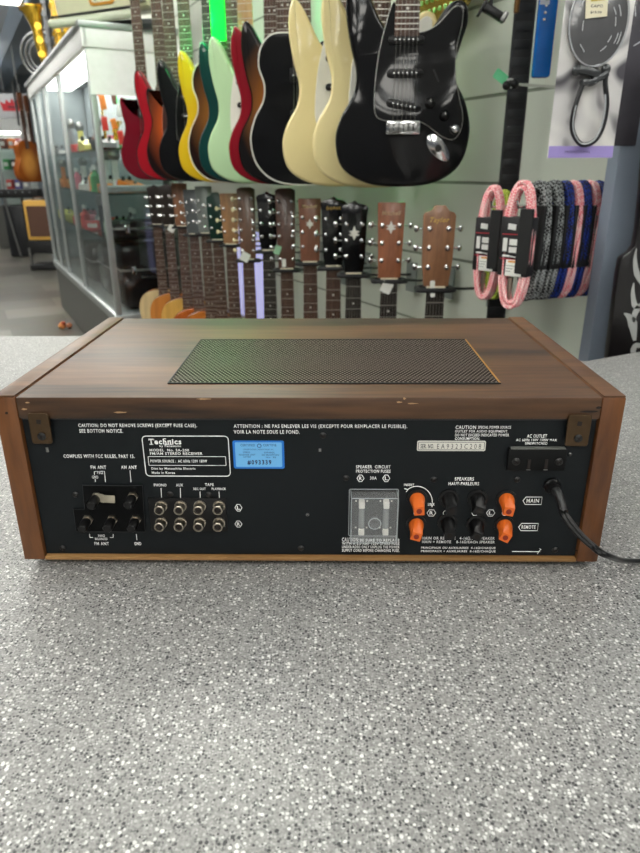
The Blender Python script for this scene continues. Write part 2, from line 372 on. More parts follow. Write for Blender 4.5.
badge('R', 357,475,364,481.6); badge('L', 382.7,475,389.8,481.6)
badge('L', 235,504.4,242,511); badge('R', 235,521,242,527)
badge('', 523,497,541.6,504.4, 'arrow'); badge('', 518.6,523.4,537.8,530.6, 'arrow')
badge('R', 427,509.8,435.7,516); badge('L', 486.4,509.8,494.8,516)
for px, s in ((416.6,'-'), (446,'-'), (475,'-'), (505,'+')):
    x, z = P(px, 513); MB().tube([(x+.0022*math.cos(t), S0, z+.0022*math.sin(t)) for t in [2*PI*k/12 for k in range(12)]], .00025, 5, closed=True).obj('polarity_mark', white_ink, pan)
# blue sticker
def rect_px(x0, y0, x1, y1):
    ax, _ = P(x0, (y0+y1)/2); bx, _ = P(x1, (y0+y1)/2); _, z1 = P((x0+x1)/2, y0); _, z0 = P((x0+x1)/2, y1); return ax, z0, bx, z1
ax, z0, bx, z1 = rect_px(233.2,440.5,284.3,468.5)
st = MB().prism(rrect(ax, z0, bx, z1, .0015), 0, .00025, Matrix.Translation((0, PY, 0)) @ FR).obj('blue_sticker', M('blue_print', (20,108,196), .4), rec)
st['label'] = 'blue serial number sticker'
MB().prism(rrect(ax+.0017, z0+.0014, bx-.0017, z1-.0014, .0008), 0, .0003, Matrix.Translation((0, PY, 0)) @ FR).obj('sticker_face', M('pale_blue_print', (108,176,226), .45), st)
for s, q in (('STEREO  PIONEER', (240,443.6,276,446)),):
    pass
ink2 = M('blue_ink', (36,70,130), .6); SY = PY-.0003
for s, q, bo in (('CERTIFIED', (240.5,443.8,255,446.2), .01), ('CERTIFIE', (263,443.8,276.5,446.2), .01), ('UNDERWRITERS LABORATORIES INC.', (243,448.6,274,450), 0),
             ('STEREO', (243,451.4,250,453), .01), ('RECEIVER UNIT', (239,453.8,255.5,455.4), .01), ('LISTED', (243.5,456,251,457.4), .01),
             ('APPAREIL', (264,451.6,275,453.2), .01), ('DE RECEPTION', (262,454,279,455.6), .01), ('No. 3E', (266,456.4,276,457.8), .01)):
    lab(s, *q, bold=bo, mat=ink2, y=SY)
lab('#093339', 247.5,459.8,271.4,464.8, bold=.03, mat=M('navy_ink', (24,32,84), .6), y=SY, space=1.15)
x, z = P(259.3, 445.6); MB().tube([(x+.0014*math.cos(t), SY, z+.0014*math.sin(t)) for t in [2*PI*k/14 for k in range(14)]], .0003, 5, closed=True).obj('sticker_emblem', ink2, st)
# serial plate
ax, z0, bx, z1 = rect_px(417,440.7,485.6,450.8)
sp = MB().prism(rrect(ax, z0, bx, z1, .0012), 0, .0004, Matrix.Translation((0, PY, 0)) @ FR).obj('serial_plate', M('silver_label', (206,204,196), .5, 0), rec)
MB().tube([(x, PY-.0004, z) for x, z in rrect(ax+.001, z0+.001, bx-.001, z1-.001, .0008)], .0002, 5, closed=True).obj('plate_border', dark_ink, sp)
lab('SER. NO.', 420.5,443.6,434,448.3, bold=.02, mat=dark_ink, y=PY-.0004); lab('EA9323C208', 437,443.6,481,448.6, bold=-.004, mat=dark_ink, y=PY-.0004, space=1.4)
# screws
def screw(px, py, r=.0024, mt=None, parent=None, y=PY):
    x, z = P(px, py); b = MB(); b.prof((x, y, z), (0,-1,0), [(0, r), (.0006, r), (.0012, r*.75), (.0015, r*.3)], 14); s = b.obj('screw', mt or blackm, parent or rec)
    for a in (45, 135):
        MB().box((x, y-.00145, z), (r*1.3, .0003, r*.25), Matrix.Rotation(R(a), 4, 'Y')).obj('screw_slot', dchip, s)
    return s
dks = M('dark_screw', (44,44,44), .35, .6)
for q in ((323,435.3),(301,548),(63,548),(75.6,494.5),(170,494),(209,494.5),(346,478),(433.8,479.5),(517,479.5),(555,549.6)): screw(*q, mt=dks)
for q in ((307.6,514.5),(570,454)): screw(*q, r=.0013, mt=steel)
x, z = P(320, 450); MB().box((x, PY, z), (.0018, .0006, .0024)).obj('slot', steel, rec)
x, z = P(47.3, 449.7); MB().box((x, PY, z), (.0022, .0006, .004), bev=.0005).obj('slot', steel, rec)
# RCA jacks
x0, z0 = P(148, 497.5); x1, z1 = P(228, 531)
MB().box(((x0+x1)/2, PY-.0004, (z0+z1)/2), (x1-x0, .001, z0-z1), bev=.0003).obj('jack_plate', blackp, rec)
for row_, py in enumerate((505.2, 521.8)):
    for px in (161.8, 181, 200.2, 219.4):
        x, z = P(px, py)
        j = MB().prof((x, PY-.0008, z), (0,-1,0), [(0,.0047),(.0012,.0047),(.0014,.0039),(.0078,.0039),(.0081,.0035),(.0081,.0028),(.0065,.0028)], 20).obj('phono_jack', nickel, rec)
        MB().prof((x, PY-.0074, z), (0,-1,0), [(0,.00275),(.0004,.0026)], 16).obj('jack_bore', dchip, j)
# antenna block
q = [P(*p) for p in ((83,484.5),(142.8,484.8),(145.8,531),(77,531),(73.8,508.3),(85.2,508.3))]
ab = MB().prism(q, 0, .0012, Matrix.Translation((0, PY, 0)) @ FR, .0003, 1).obj('antenna_board', M('bakelite', (7,8,9), .6, spec=.12), rec)
MB().tube([(x, PY-.0012, z) for x, z in q], .0004, 5, closed=True).obj('board_rim', M('dark_lip'.strip(), (34,36,38), .4), ab)
for k, (px, py) in enumerate(((97.5,496),(133.5,495.5),(88.5,518.5),(113,518.5),(136.5,518.5))):
    x, z = P(px, py)
    a = MB().prof((x, PY-.001, z), (0,-1,0), [(0,.0042),(.002,.0042),(.0022,.003),(.004,.003)], 6).obj('antenna_terminal', nickel, rec)
    MB().prof((x, PY-.0045, z), (0,-1,-.08), [(0,.0034),(.001,.0037),(.0095,.0037),(.0105,.003)], 18).obj('terminal_knob', blackp, a)
l0 = P(98, 495); l1 = P(118, 503.5)
lk = MB(); lk.hexa([(l0[0],PY-.003,l0[1]-.003),(l0[0]+.006,PY-.0045,l0[1]-.0035),(l0[0]+.006,PY-.0045,l0[1]+.0030),(l0[0],PY-.003,l0[1]+.0035)],
                   [(l0[0],PY-.0045,l0[1]-.003),(l0[0]+.006,PY-.006,l0[1]-.0035),(l0[0]+.006,PY-.006,l0[1]+.0030),(l0[0],PY-.0045,l0[1]+.0035)])
lk.box((l0[0]+.010, PY-.005, l0[1]-.0008), (.009, .001, .0064), Matrix.Rotation(R(4), 4, 'Y'), bev=.0006)
lk.obj('link_plate', M('pale_link', (176,168,150), .35, .5), rec)
# fuse cover
x0, z0, x1, z1 = rect_px(349,489,397.5,535.5)
fc = thing; fb = MB().box(((x0+x1)/2, PY-.001, (z0+z1)/2), (x1-x0-.002, .002, z1-z0-.002)).obj('fuse_base', M('fuse_tray', (16,18,19), .5, spec=.2), rec)
cg, nt2, N2, L2, b2 = new_mat('clear_plastic')
b2.inputs['Base Color'].default_value = lin((240,244,246)); b2.inputs['Roughness'].default_value = .08; b2.inputs['IOR'].default_value = 1.45; b2.inputs['Alpha'].default_value = .07
nz = N2.new('ShaderNodeTexNoise'); nz.inputs['Scale'].default_value = 300; rm = N2.new('ShaderNodeMapRange'); rm.inputs[3].default_value = .03; rm.inputs[4].default_value = .14
L2.new(nz.outputs['Fac'], rm.inputs[0]); L2.new(rm.outputs[0], b2.inputs['Roughness'])
dp = .013; e = .0006; xm, zm = (x0+x1)/2, (z0+z1)/2; w, h = x1-x0, z1-z0; sh = .0012
cv = MB()
cv.box((xm, PY-dp, zm), (w-2*sh, .001, h-2*sh), bev=.0004)
for sx in (-1, 1): cv.box((xm+sx*(w/2-sh), PY-dp/2, zm), (.001, dp, h-2*sh))
for sz in (-1, 1): cv.box((xm, PY-dp/2, zm+sz*(h/2-sh)), (w-2*sh, dp, .001))
cov = cv.obj('fuse_cover', cg, rec); cov['label'] = 'clear plastic cover over the fuses'
edgem = M('frosted_edge', (150,156,158), .3, 0, .2, 400)
ed = MB(); cr_ = [(x, z) for x, z in rrect(x0+sh, z0+sh, x1-sh, z1-sh, .0012, 3)]
ed.tube([(x, PY-dp, z) for x, z in cr_], .0004, 6, closed=True); ed.tube([(x, PY-.0005, z) for x, z in rrect(x0, z0, x1, z1, .001, 3)], .00035, 6, closed=True)
for sx in (-1, 1):
    for sz in (-1, 1): ed.tube([(xm+sx*(w/2-sh), PY, zm+sz*(h/2-sh)), (xm+sx*(w/2-sh), PY-dp, zm+sz*(h/2-sh))], .0003, 6)
ed.obj('cover_edge', edgem, cov)
MB().prof((xm+.0003, PY-.001, zm-.002), (0,-1,0), [(0,.0044),(dp-.0005,.0044),(dp-.0002,.0048),(dp,.0044),(dp,.0034),(dp-.006,.003)], 24).obj('cover_boss', cg, cov)
MB().tube([(xm+.0003+.0046*math.cos(t), PY-dp-.0005, zm-.002+.0046*math.sin(t)) for t in [2*PI*k/24 for k in range(24)]], .0004, 6, closed=True).obj('boss_ring', edgem, cov)
MB().prof((xm+.0003, PY-.002, zm-.002), (0,-1,0), [(0,.0026),(.006,.0026),(.0065,.0015)], 14).obj('thumb_screw', dks, cov)
fg = M('fuse_glass', (120,124,124), .15, .2); fw_ = M('fuse_holder', (205,203,196), .4)
for sx in (-1, 1):
    fx_ = xm+sx*.0092
    f_ = MB().cyl((fx_, PY-.0055, zm-.012), (fx_, PY-.0055, zm+.010), .0024, seg=16).obj('fuse', fg, rec)
    for zz in (-.0125, .0105):
        MB().box((fx_, PY-.0055, zm+zz), (.0044, .0062, .0055), bev=.0006).obj('fuse_clip', fw_, f_)
        MB().box((fx_-.0042, PY-.0028, zm+zz+.001), (.0012, .001, .0008)).obj('clip_tab', fw_, f_)
        MB().box((fx_+.0042, PY-.0028, zm+zz+.001), (.0012, .001, .0008)).obj('clip_tab', fw_, f_)
# speaker terminals
orange = M('orange_plastic', (206,96,28), .38, 0, .06); oredk = M('orange_hole', (120,30,8), .6)
for px, py, kind, tw in ((417,498.5,'o',4), (416,523.8,'o',-16), (448.8,498.5,'b',6), (477.5,498.5,'b',-20), (506,499,'o',-10), (447.4,522.5,'b',0), (476,524,'b',-24), (504,525,'o',-26)):
    x, z = P(px, py); mt = orange if kind == 'o' else blackp
    t = MB().prof((x, PY, z), (0,-1,0), [(0,.0078),(.0012,.0078),(.0014,.0066)], 24).obj('speaker_terminal', blackp, rec)
    T = Matrix.Translation((x, PY-.001, z)) @ Matrix.Rotation(R(-tw), 4, 'Y')
    b = MB(T)
    # tapered lever: round root narrowing to a square nose that drops
    secs = []
    for k, (dy, rz_, hw, hh, sq) in enumerate(((0,0,.0058,.0058,0), (-.003,-.0002,.0056,.0056,0), (-.0065,-.0012,.0049,.0046,.4), (-.010,-.0030,.0043,.0038,.9), (-.0118,-.0040,.0042,.0037,1))):
        rg = []
        for q_ in range(20):
            a = 2*PI*(q_+.5)/20; c, s_ = math.cos(a), math.sin(a); mxx = max(abs(c), abs(s_)); k2 = (1-sq)+sq/mxx*.92
            rg.append(b._v((c*hw*k2, dy, rz_+s_*hh*k2)))
        secs.append(rg)
    for A, B in zip(secs, secs[1:]):
        for q_ in range(20): b.bm.faces.new((A[q_], A[(q_+1) % 20], B[(q_+1) % 20], B[q_]))
    b.bm.faces.new(secs[0]); b.bm.faces.new(secs[-1])
    lv = b.obj('terminal_lever', mt, t, 50)
    if kind == 'o': lv['label'] = 'orange push lever'
    MB(T).prof((0, -.0116, -.0040), (0,-1,0), [(0,.0022),(.0004,.0021)], 14).obj('wire_hole', oredk if kind == 'o' else dchip, lv)
# outlet
x0, z0, x1, z1 = rect_px(506.5,447,564.5,468.5)
ou = MB().box(((x0+x1)/2, PY-.002, (z0+z1)/2), (x1-x0, .004, z1-z0), bev=.0008).obj('power_outlet', M('outlet_black', (9,10,11), .5, spec=.2), rec)
MB().box(((x0+x1)/2, PY-.002, z1+.0002), (x1-x0-.003, .0038, .0008)).obj('outlet_highlight', M('highlight_grey', (110,112,108), .3, .3), ou)  # highlight along the outlet's top edge, put in as a grey strip
for px in (527.5, 544.7):
    x, z = P(px, 460.5); MB().box((x, PY-.0041, z-.001), (.0022, .0006, .0075)).obj('blade_slot', dchip, ou)
    MB().box((x, PY-.0042, z-.0056), (.003, .0005, .0005)).obj('slot_lip', steel, ou)
for px in (514.6, 557): screw(px, 459.3, .003, dks, ou, PY-.004)
# brackets
brass = M('dull_bronze', (80,63,44), .42, .75, .2, 200)
for q in (((31,411),(51.5,410.5),(55,440.5),(35,441.5)), ((566,412.5),(589,412),(585.5,443.5),(562.5,443))):
    Q = [P(*p) for p in q]; cx = sum(a for a, _ in Q)/4; cz = sum(b for _, b in Q)/4; hw = abs(Q[0][0]-Q[1][0]+Q[3][0]*-1+Q[2][0])/4 if False else (abs(Q[1][0]-Q[0][0])+abs(Q[2][0]-Q[3][0]))/4
    hh = (Q[0][1]+Q[1][1]-Q[2][1]-Q[3][1])/4
    bk = MB().prism(rrect(cx-hw, cz-hh, cx+hw, cz+hh, .002), 0, .0012, Matrix.Translation((0, PY-.0045, 0)) @ FR, .0003, 1).obj('bracket', brass, rec)
    MB().box((cx, PY-.002, cz+.006), (2*hw-.003, .006, 2*hh-.014)).obj('bracket_spacer', brass, bk)
    MB().box((cx, PY-.0058, cz+.0055), (.0032, .0004, .0032), Matrix.Rotation(R(8), 4, 'Y')).obj('bracket_hole', dchip, bk)
    b = MB().prof((cx+.0005, PY-.0057, cz-.0058), (0,-1,0), [(0,.003),(.0008,.003),(.0014,.002)], 16).obj('screw', dks, bk)
    for a in (45, 135): MB().box((cx+.0005, PY-.0072, cz-.0058), (.0036, .0003, .0007), Matrix.Rotation(R(a), 4, 'Y')).obj('screw_slot', dchip, b)
# cord
x, z = P(551.5, 485)
gr = MB().prof((x, PY, z), (0,-1,0), [(0,.0062),(.003,.0062),(.004,.0052),(.007,.0046)], 20).obj('cord_grommet', blackp, rec)
pts = [(x, PY-.004, z), (x+.0008, PY-.014, z-.001), (x+.0028, PY-.022, z-.010)]
zc_ = ZC-ZR+.003
for px, py, yy in ((565,516,-.026), (578,533,-.034), (592,546,-.040), (608,556,-.045)):
    r_ = ray(px, py); p = CAMP + r_*((yy-CAMP.y)/r_.y); pts.append((p.x, p.y, max(p.z-ZR, zc_)))
p = atz(640, 561, ZC+.003); pts += [(p.x, p.y, zc_), (p.x+.10, p.y+.01, zc_), (p.x+.25, p.y+.08, zc_), (p.x+.45, p.y+.10, zc_), (p.x+.75, p.y+.16, zc_), (1.45, p.y+.2, zc_), (1.6, p.y+.12, zc_)]
sp_pts = spline(pts, 8, False)
cd = MB(); cd.tube([Vector((a.x-.0012, a.y, a.z)) for a in sp_pts], .0017, 10); cd.tube([Vector((a.x+.0012, a.y-.0008, a.z+.0006)) for a in sp_pts], .0017, 10)
cd.obj('power_cord', blackp, rec)
MB().tube([sp_pts[i]+Vector((0,-.001,0)) for i in range(4, 18)], [.0034-.00013*i for i in range(14)], 12).obj('strain_relief', M('grey_rubber', (40,41,42), .5), rec)

# ================================================================ COUNTER
cm, nt, N, L, bb = new_mat('speckled_laminate')
tc = N.new('ShaderNodeTexCoord')
def mixc(a, b_, fac):
    x_ = N.new('ShaderNodeMix'); x_.data_type = 'RGBA'
    for i, v in ((6, a), (7, b_)):
        if isinstance(v, tuple): x_.inputs[i].default_value = v
        else: L.new(v, x_.inputs[i])
    L.new(fac, x_.inputs[0]); return x_.outputs[2]
def chips(scale, rad, thr, col, base, offs, soft=.06):
    mp = N.new('ShaderNodeMapping'); mp.inputs['Location'].default_value = (offs, offs*.7, 0); L.new(tc.outputs['Object'], mp.inputs[0])
    v = N.new('ShaderNodeTexVoronoi'); v.voronoi_dimensions = '2D'; v.inputs['Scale'].default_value = scale; L.new(mp.outputs[0], v.inputs['Vector'])
    sc = N.new('ShaderNodeSeparateColor'); L.new(v.outputs['Color'], sc.inputs[0])
    sel = mth('LESS_THAN', sc.outputs[0], thr)
    rr = mth('MULTIPLY_ADD', sc.outputs[1], rad*.6, rad*.55)
    ins = mth('LESS_THAN', v.outputs['Distance'], rr)
    return mixc(base, col, mth('MULTIPLY', sel, ins))
no = N.new('ShaderNodeTexNoise'); no.inputs['Scale'].default_value = 550; no.inputs['Detail'].default_value = 3; L.new(tc.outputs['Object'], no.inputs['Vector'])
no2 = N.new('ShaderNodeTexNoise'); no2.inputs['Scale'].default_value = 12; L.new(tc.outputs['Object'], no2.inputs['Vector'])
cr = N.new('ShaderNodeValToRGB'); cr.color_ramp.elements[0].position = .36; cr.color_ramp.elements[1].position = .64
cr.color_ramp.elements[0].color = lin((112,112,111)); cr.color_ramp.elements[1].color = lin((148,147,145)); L.new(no.outputs['Fac'], cr.inputs[0])
c = cr.outputs[0]
c = chips(620, .5, .28, lin((164,163,161)), c, 3.1)
c = chips(600, .48, .22, lin((90,90,90)), c, 7.7)
c = chips(440, .40, .14, lin((196,195,193)), c, 1.3)
c = chips(520, .40, .14, lin((52,52,54)), c, 5.9)
c = chips(300, .30, .10, lin((212,211,208)), c, 9.1)
c = chips(340, .32, .09, lin((44,44,47)), c, 2.2)
L.new(c, bb.inputs['Base Color']); bb.inputs['Roughness'].default_value = .36; bb.inputs['Specular IOR Level'].default_value = .5
pl = atz(0, 336, ZC); p1 = atz(585, 361, ZC); p2 = atz(640, 351.5, ZC); dd = (p2-p1)*2
poly = [(-1.6, -1.1), (1.7, -1.1), (1.7, p1.y+dd.y), (p1.x+dd.x, p1.y+dd.y), (p1.x, p1.y), (.10, pl.y), (-1.6, pl.y)]
ct = thing('sales_counter', 'grey speckled laminate shop counter under the wood-cased receiver', 'counter', (0, 0, 0))
MB().prism(poly, ZC-.035, ZC, I4, .002, 2).obj('worktop', cm, ct)
ins = [(-1.55, -1.05), (1.65, -1.05), (1.65, p1.y+dd.y-.05), (p1.x+dd.x, p1.y+dd.y-.05), (p1.x, p1.y-.06), (.10, pl.y-.06), (-1.55, pl.y-.06)]
MB().prism(ins, 0, ZC-.035).obj('counter_base', M('counter_grey', (70,70,72), .6), ct)
# ================================================================ ROOM
def V2(p, z=0): return Vector((p.x, p.y, z))
floor_m, nt, N, L, bb = new_mat('grey_vinyl_plank')
tc = N.new('ShaderNodeTexCoord'); mp = N.new('ShaderNodeMapping'); mp.inputs['Rotation'].default_value = (0, 0, -WA); L.new(tc.outputs['Object'], mp.inputs[0])
bk = N.new('ShaderNodeTexBrick'); bk.inputs['Scale'].default_value = 1; bk.inputs['Brick Width'].default_value = .95; bk.inputs['Row Height'].default_value = .47
bk.inputs['Mortar Size'].default_value = .004; bk.inputs['Color1'].default_value = lin((92,90,84)); bk.inputs['Color2'].default_value = lin((134,131,122)); bk.inputs['Mortar'].default_value = lin((84,84,80)); bk.inputs['Bias'].default_value = 0
L.new(mp.outputs[0], bk.inputs['Vector'])
n = N.new('ShaderNodeTexNoise'); n.inputs['Scale'].default_value = 6; n.inputs['Detail'].default_value = 6; L.new(mp.outputs[0], n.inputs['Vector'])
mx = N.new('ShaderNodeMix'); mx.data_type = 'RGBA'; mx.blend_type = 'MULTIPLY'; mx.inputs[0].default_value = .35; L.new(bk.outputs[0], mx.inputs[6]); L.new(n.outputs['Color'], mx.inputs[7])
L.new(mx.outputs[2], bb.inputs['Base Color']); bb.inputs['Roughness'].default_value = .3
struct(MB().box((-3, 4, -.02), (24, 32, .04)).obj('floor', floor_m))
ceil_m = M('ceiling_tile', (196,200,204), .8, 0, .04, 8)
struct(MB().box((-3, 4, 3.22), (24, 32, .04)).obj('ceiling', ceil_m))
wallm = M('slat_wall_paint', (190,196,184), .42, 0, .03, 2)
groove = M('slat_groove', (120,126,114), .5)
RZ = WA                                           # store frame: local x = NV, local y = DV
def sf(o, p): o.location = (p.x, p.y, p.z if len(p) > 2 else 0); o.rotation_euler = (0, 0, RZ); return o
# slat wall: runs along DV through WP. local y from -1.2 to +4.5, local x >= 0
b = MB(); zs = [1.215+.205*k for k in range(-6, 9)]; lo = 0
edges = [0.0]+[z for z in zs if 0 < z < 2.95]+[3.2]
for a, c_ in zip(edges, edges[1:]): b.box((.012, 1.6, (a+c_)/2), (.024, 4.4, c_-a-.008))
b.box((.035, 1.6, 1.6), (.03, 4.4, 3.2))
ws = struct(b.obj('wall_right', wallm)); sf(ws, Vector((WP.x, WP.y, 0)))
b = MB()
for z in edges[1:-1]: b.box((.009, 1.6, z), (.014, 4.4, .008))
g_ = struct(b.obj('trim_1', groove)); sf(g_, Vector((WP.x, WP.y, 0))); 
# upper soffit along the aisle
def frame_pt(o, x, y, z): return o + NV*x + DV*y + Vector((0, 0, z))
# left / far walls
far = M('far_wall_grey', (150,160,168), .7)
struct(MB().box((2.2, 1.35, 1.6), (2.6, .1, 3.2)).obj('wall_side', far)) if True else None
struct(MB().box((-6.8, 15.5, 1.6), (13, .1, 3.2)).obj('wall_back', far))
wl = struct(MB().box((0, 0, 1.6), (.1, 20, 3.2)).obj('wall_left', M('left_wall', (150,156,160), .7))); wl.location = (-8.4, 6.5, 0); wl.rotation_euler = (0, 0, 0)
q = at(19, 0, 8.5)
bm_ = struct(MB().box((.16, 0, 0), (.30, 16, .5)).obj('trim_2', M('soffit_grey', (140,154,170), .6))); sf(bm_, q+Vector((0,0,.1)))

# lamps: recessed fluorescent panels
lampm = M('lamp_diffuser', (255,252,244), .5, 0, .01, 5, emit=LAMP)
def ceiling_lamp(x, y, rz=0, label='', sz=(.6, 1.2)):
    t = thing('ceiling_light', label, 'ceiling light', (x, y, 3.2), rz, 'suspended light panels in the shop ceiling')
    MB().box((0, 0, -.28), (sz[0], sz[1], .03)).obj('diffuser', lampm, t)
    b = MB()
    for sx in (-1, 1): b.box((sx*(sz[0]/2+.012), 0, -.28), (.024, sz[1]+.048, .04)); b.box((0, sx*(sz[1]/2+.012), -.28), (sz[0], .024, .04)); b.cyl((0, sx*sz[1]*.35, -.27), (0, sx*sz[1]*.35, 0), .004)
    b.obj('frame', M('white_metal', (225,226,226), .4), t)
pl_ = at(3, 8, 7.0)
LP = [(-1.7, .7), (1.7, .2), (-.9, -1.9), (.9, -2.1), (-.45, 2.0), (-2.0, 4.3), (-2.6, 5.6), (-3.3, 7.0), (-2.6, -1.0), (-2.6, 1.4), (-3.4, 3.9), (-4.6, 6.2), (-5.4, 8.8), (-6.3, 11.6), (-2.9, 12.0), (-.9, -4.2), (.9, -4.4), (-.9, -6.6), (.9, -6.8), (-.9, -9), (.9, -9), (2.6, -2), (2.6, -5)]
for x, y in LP: ceiling_lamp(x, y, WA if y > 2.5 else 0, 'white light panel suspended under the ceiling of the shop')

# ================================================================ GUITARS
IN = .0254
strat = [(a*IN, b*IN) for a, b in ((0,0),(3.4,.4),(5.7,2.0),(6.45,4.8),(5.9,7.3),(4.85,9.2),(4.65,10.6),(5.1,12.4),(5.55,14.0),(5.35,15.3),(4.4,15.7),(3.4,15.0),(2.4,13.6),(1.3,13.0),(-1.2,13.2),(-2.2,14.0),(-3.1,15.6),(-4.0,17.2),(-4.8,18.0),(-5.3,17.3),(-5.5,15.2),(-5.05,12.4),(-4.5,10.2),(-4.7,8.3),(-5.9,6.2),(-6.4,4.2),(-5.75,1.8),(-3.3,.35))]
single = [(a*IN, b*IN) for a, b in ((0,0),(3.6,.5),(5.8,2.3),(6.5,5.0),(5.9,7.6),(4.8,9.6),(4.5,11.2),(4.9,12.6),(4.9,13.9),(3.9,14.2),(2.8,13.2),(1.4,13.0),(1.2,15.6),(-1.2,16.2),(-3.6,16.1),(-4.9,14.8),(-5.2,12.9),(-4.6,11.0),(-4.8,9.3),(-5.9,7.4),(-6.5,5.0),(-5.8,2.3),(-3.6,.5))]
horned = [(a*IN, b*IN) for a, b in ((0,0),(3.3,.4),(5.6,2.2),(6.1,4.8),(5.2,7.6),(4.6,9.6),(5.0,11.6),(5.2,13.6),(4.5,14.2),(3.0,12.4),(1.5,11.6),(-1.5,11.6),(-3.0,12.6),(-4.7,14.6),(-5.3,14.0),(-5.1,11.8),(-4.7,9.6),(-5.3,7.6),(-6.2,4.8),(-5.6,2.2),(-3.3,.4))]
dread = [(0,0),(.10,.004),(.165,.035),(.197,.10),(.195,.16),(.165,.225),(.140,.275),(.137,.315),(.146,.36),(.143,.42),(.115,.468),(.06,.492),(0,.498)]
dread = dread + [(-a, b) for a, b in dread[-2:0:-1]]
rosew = wood('rosewood', (54,34,24), (92,62,46), 2, 60, .5, 6); ebony = wood('ebony', (26,22,20), (52,44,38), 2, 60, .45, 6)
maple = wood('maple_neck', (176,136,84), (208,172,118), 2, 30, .35, 6); mahog = wood('mahogany', (84,48,30), (122,76,50), 2, 40, .4, 8)
fretm = M('fret_wire', (200,196,186), .3, .8); pearl = M('pearl_dot', (228,226,218), .4); stringm = M('string_steel', (170,166,158), .3, .9)
def fret_z(nut, scale, k): return nut - scale*(1-2**(-k/12))
CACHE = {}
def cached(key, fn):
    if key not in CACHE: CACHE[key] = fn()
    return CACHE[key]
def neck(t, nut, heel, scale, fb, y0, wn, wh, nf, neckm, key, binding=False):
    def f():
        b = MB(); b.hexa([(-wh, y0, heel), (wh, y0, heel), (wh, y0-.006, heel), (-wh, y0-.006, heel)], [(-wn, y0, nut), (wn, y0, nut), (wn, y0-.006, nut), (-wn, y0-.006, nut)])
        return b.mesh('fretboard', fb)
    fbo = put('fretboard', cached(('fb', key, fb.name), f), t)
    def f2():
        b = MB(); rows = []
        for z, w_ in ((heel+.02, wh*.95), (nut, wn*.98)):
            rows.append([b._v((w_*math.cos(a), y0+.019*math.sin(a)*1.0, z)) for a in [PI*k/8 for k in range(9)]])
        for k in range(8): b.bm.faces.new((rows[0][k], rows[0][k+1], rows[1][k+1], rows[1][k]))
        for rg in rows: b.bm.faces.new(rg)
        b.bm.faces.new((rows[0][0], rows[1][0], rows[1][-1], rows[0][-1])); return b.mesh('neck', neckm)
    put('neck', cached(('nk', key, neckm.name), f2), t)
    def f3():
        return MB().box((0, 0, 0), (2*wh, .0016, .0016)).mesh('fret', fretm)
    fm = cached(('fr', wh), f3)
    for k in range(1, nf+1):
        z = fret_z(nut, scale, k)
        if z < heel+.003: break
        put('fret', fm, fbo, (0, y0-.0065, z)).scale = ((wn+(wh-wn)*(nut-z)/(nut-heel))/wh, 1, 1)
    im = cached('inl', lambda: MB().prof((0, 0, 0), (0,-1,0), [(0,.003),(.0004,.003)], 10).mesh('inlay_dot', pearl))
    if 1:
        for k in (3, 5, 7, 9, 12, 15, 17, 19):
            if k > nf: continue
            z = (fret_z(nut, scale, k)+fret_z(nut, scale, k-1))/2
            if z < heel+.005: break
            for dx in ((0,) if k != 12 else (-.008, .008)): put('inlay_dot', im, fbo, (dx, y0-.0058, z))
    put('nut', cached(('nut', key), lambda: MB().box((0, y0-.004, nut+.002), (2*wn+.002, .009, .004)).mesh('nut', ivory)), t)
def strings(t, z0, z1, y0, y1, w0, w1, key):
    def f():
        b = MB()
        for k in range(6):
            u = k/5-.5; b.tube([(u*w0, y0, z0), (u*w1, y1, z1)], .00042 if k < 3 else .0003, 4)
        return b.mesh('strings', stringm)
    put('strings', cached(('st', key), f), t)
def tuner_mesh(mt):
    def f():
        b = MB(); b.cyl((0,0,0), (.013,0,0), .0022, seg=8); b.ball((.017,0,0), .0085, (.75,.45,1.0), 10, 8); return b.mesh('tuning_peg', mt)
    return cached(('tn', mt.name), f)
def post_mesh(mt):
    def f():
        b = MB(); b.prof((0,0,0), (0,-1,0), [(0,.0062),(.001,.0062),(.0015,.0048),(.006,.0032),(.0065,.002)], 12); return b.mesh('tuner_post', mt)
    return cached(('tp', mt.name), f)
def hanger(root, dist_wall, z, w=.05):
    """padded yoke at the head, arm back to the slat wall"""
    h = thing('guitar_hanger', '', 'guitar hanger', root.location, 0, None)
    h.location = root.location + Vector((0, 0, z))
    b = MB()
    b.tube(spline([(-w, -.026, .002), (-w*1.05, 0, 0), (-w, .026, 0), (0, .034, 0), (w, .026, 0), (w*1.05, 0, 0), (w, -.026, .002), (0, -.029, .002)], 4), .0062, 8, closed=True)
    b.obj('padded_yoke', M('hanger_foam', (22,22,24), .7), h)
    p = NV*dist_wall
    b = MB(); b.tube([(0, .03, 0), (p.x*.5, .03+p.y*.5, -.012), (p.x*.985, p.y*.985, -.012)], .0035, 8); b.obj('arm', M('hanger_steel', (60,62,62), .35, .7), h)
    b = MB(); b.box((0,0,0), (.006, .05, .09)); bo = b.obj('wall_plate', M('clear_hook_plate', (120,128,124), .3), h); bo.location = (p.x*.99, p.y*.99, -.02); bo.rotation_euler = (0,0,WA)
    return h
def wdist(p): return (WP - p).dot(NV)

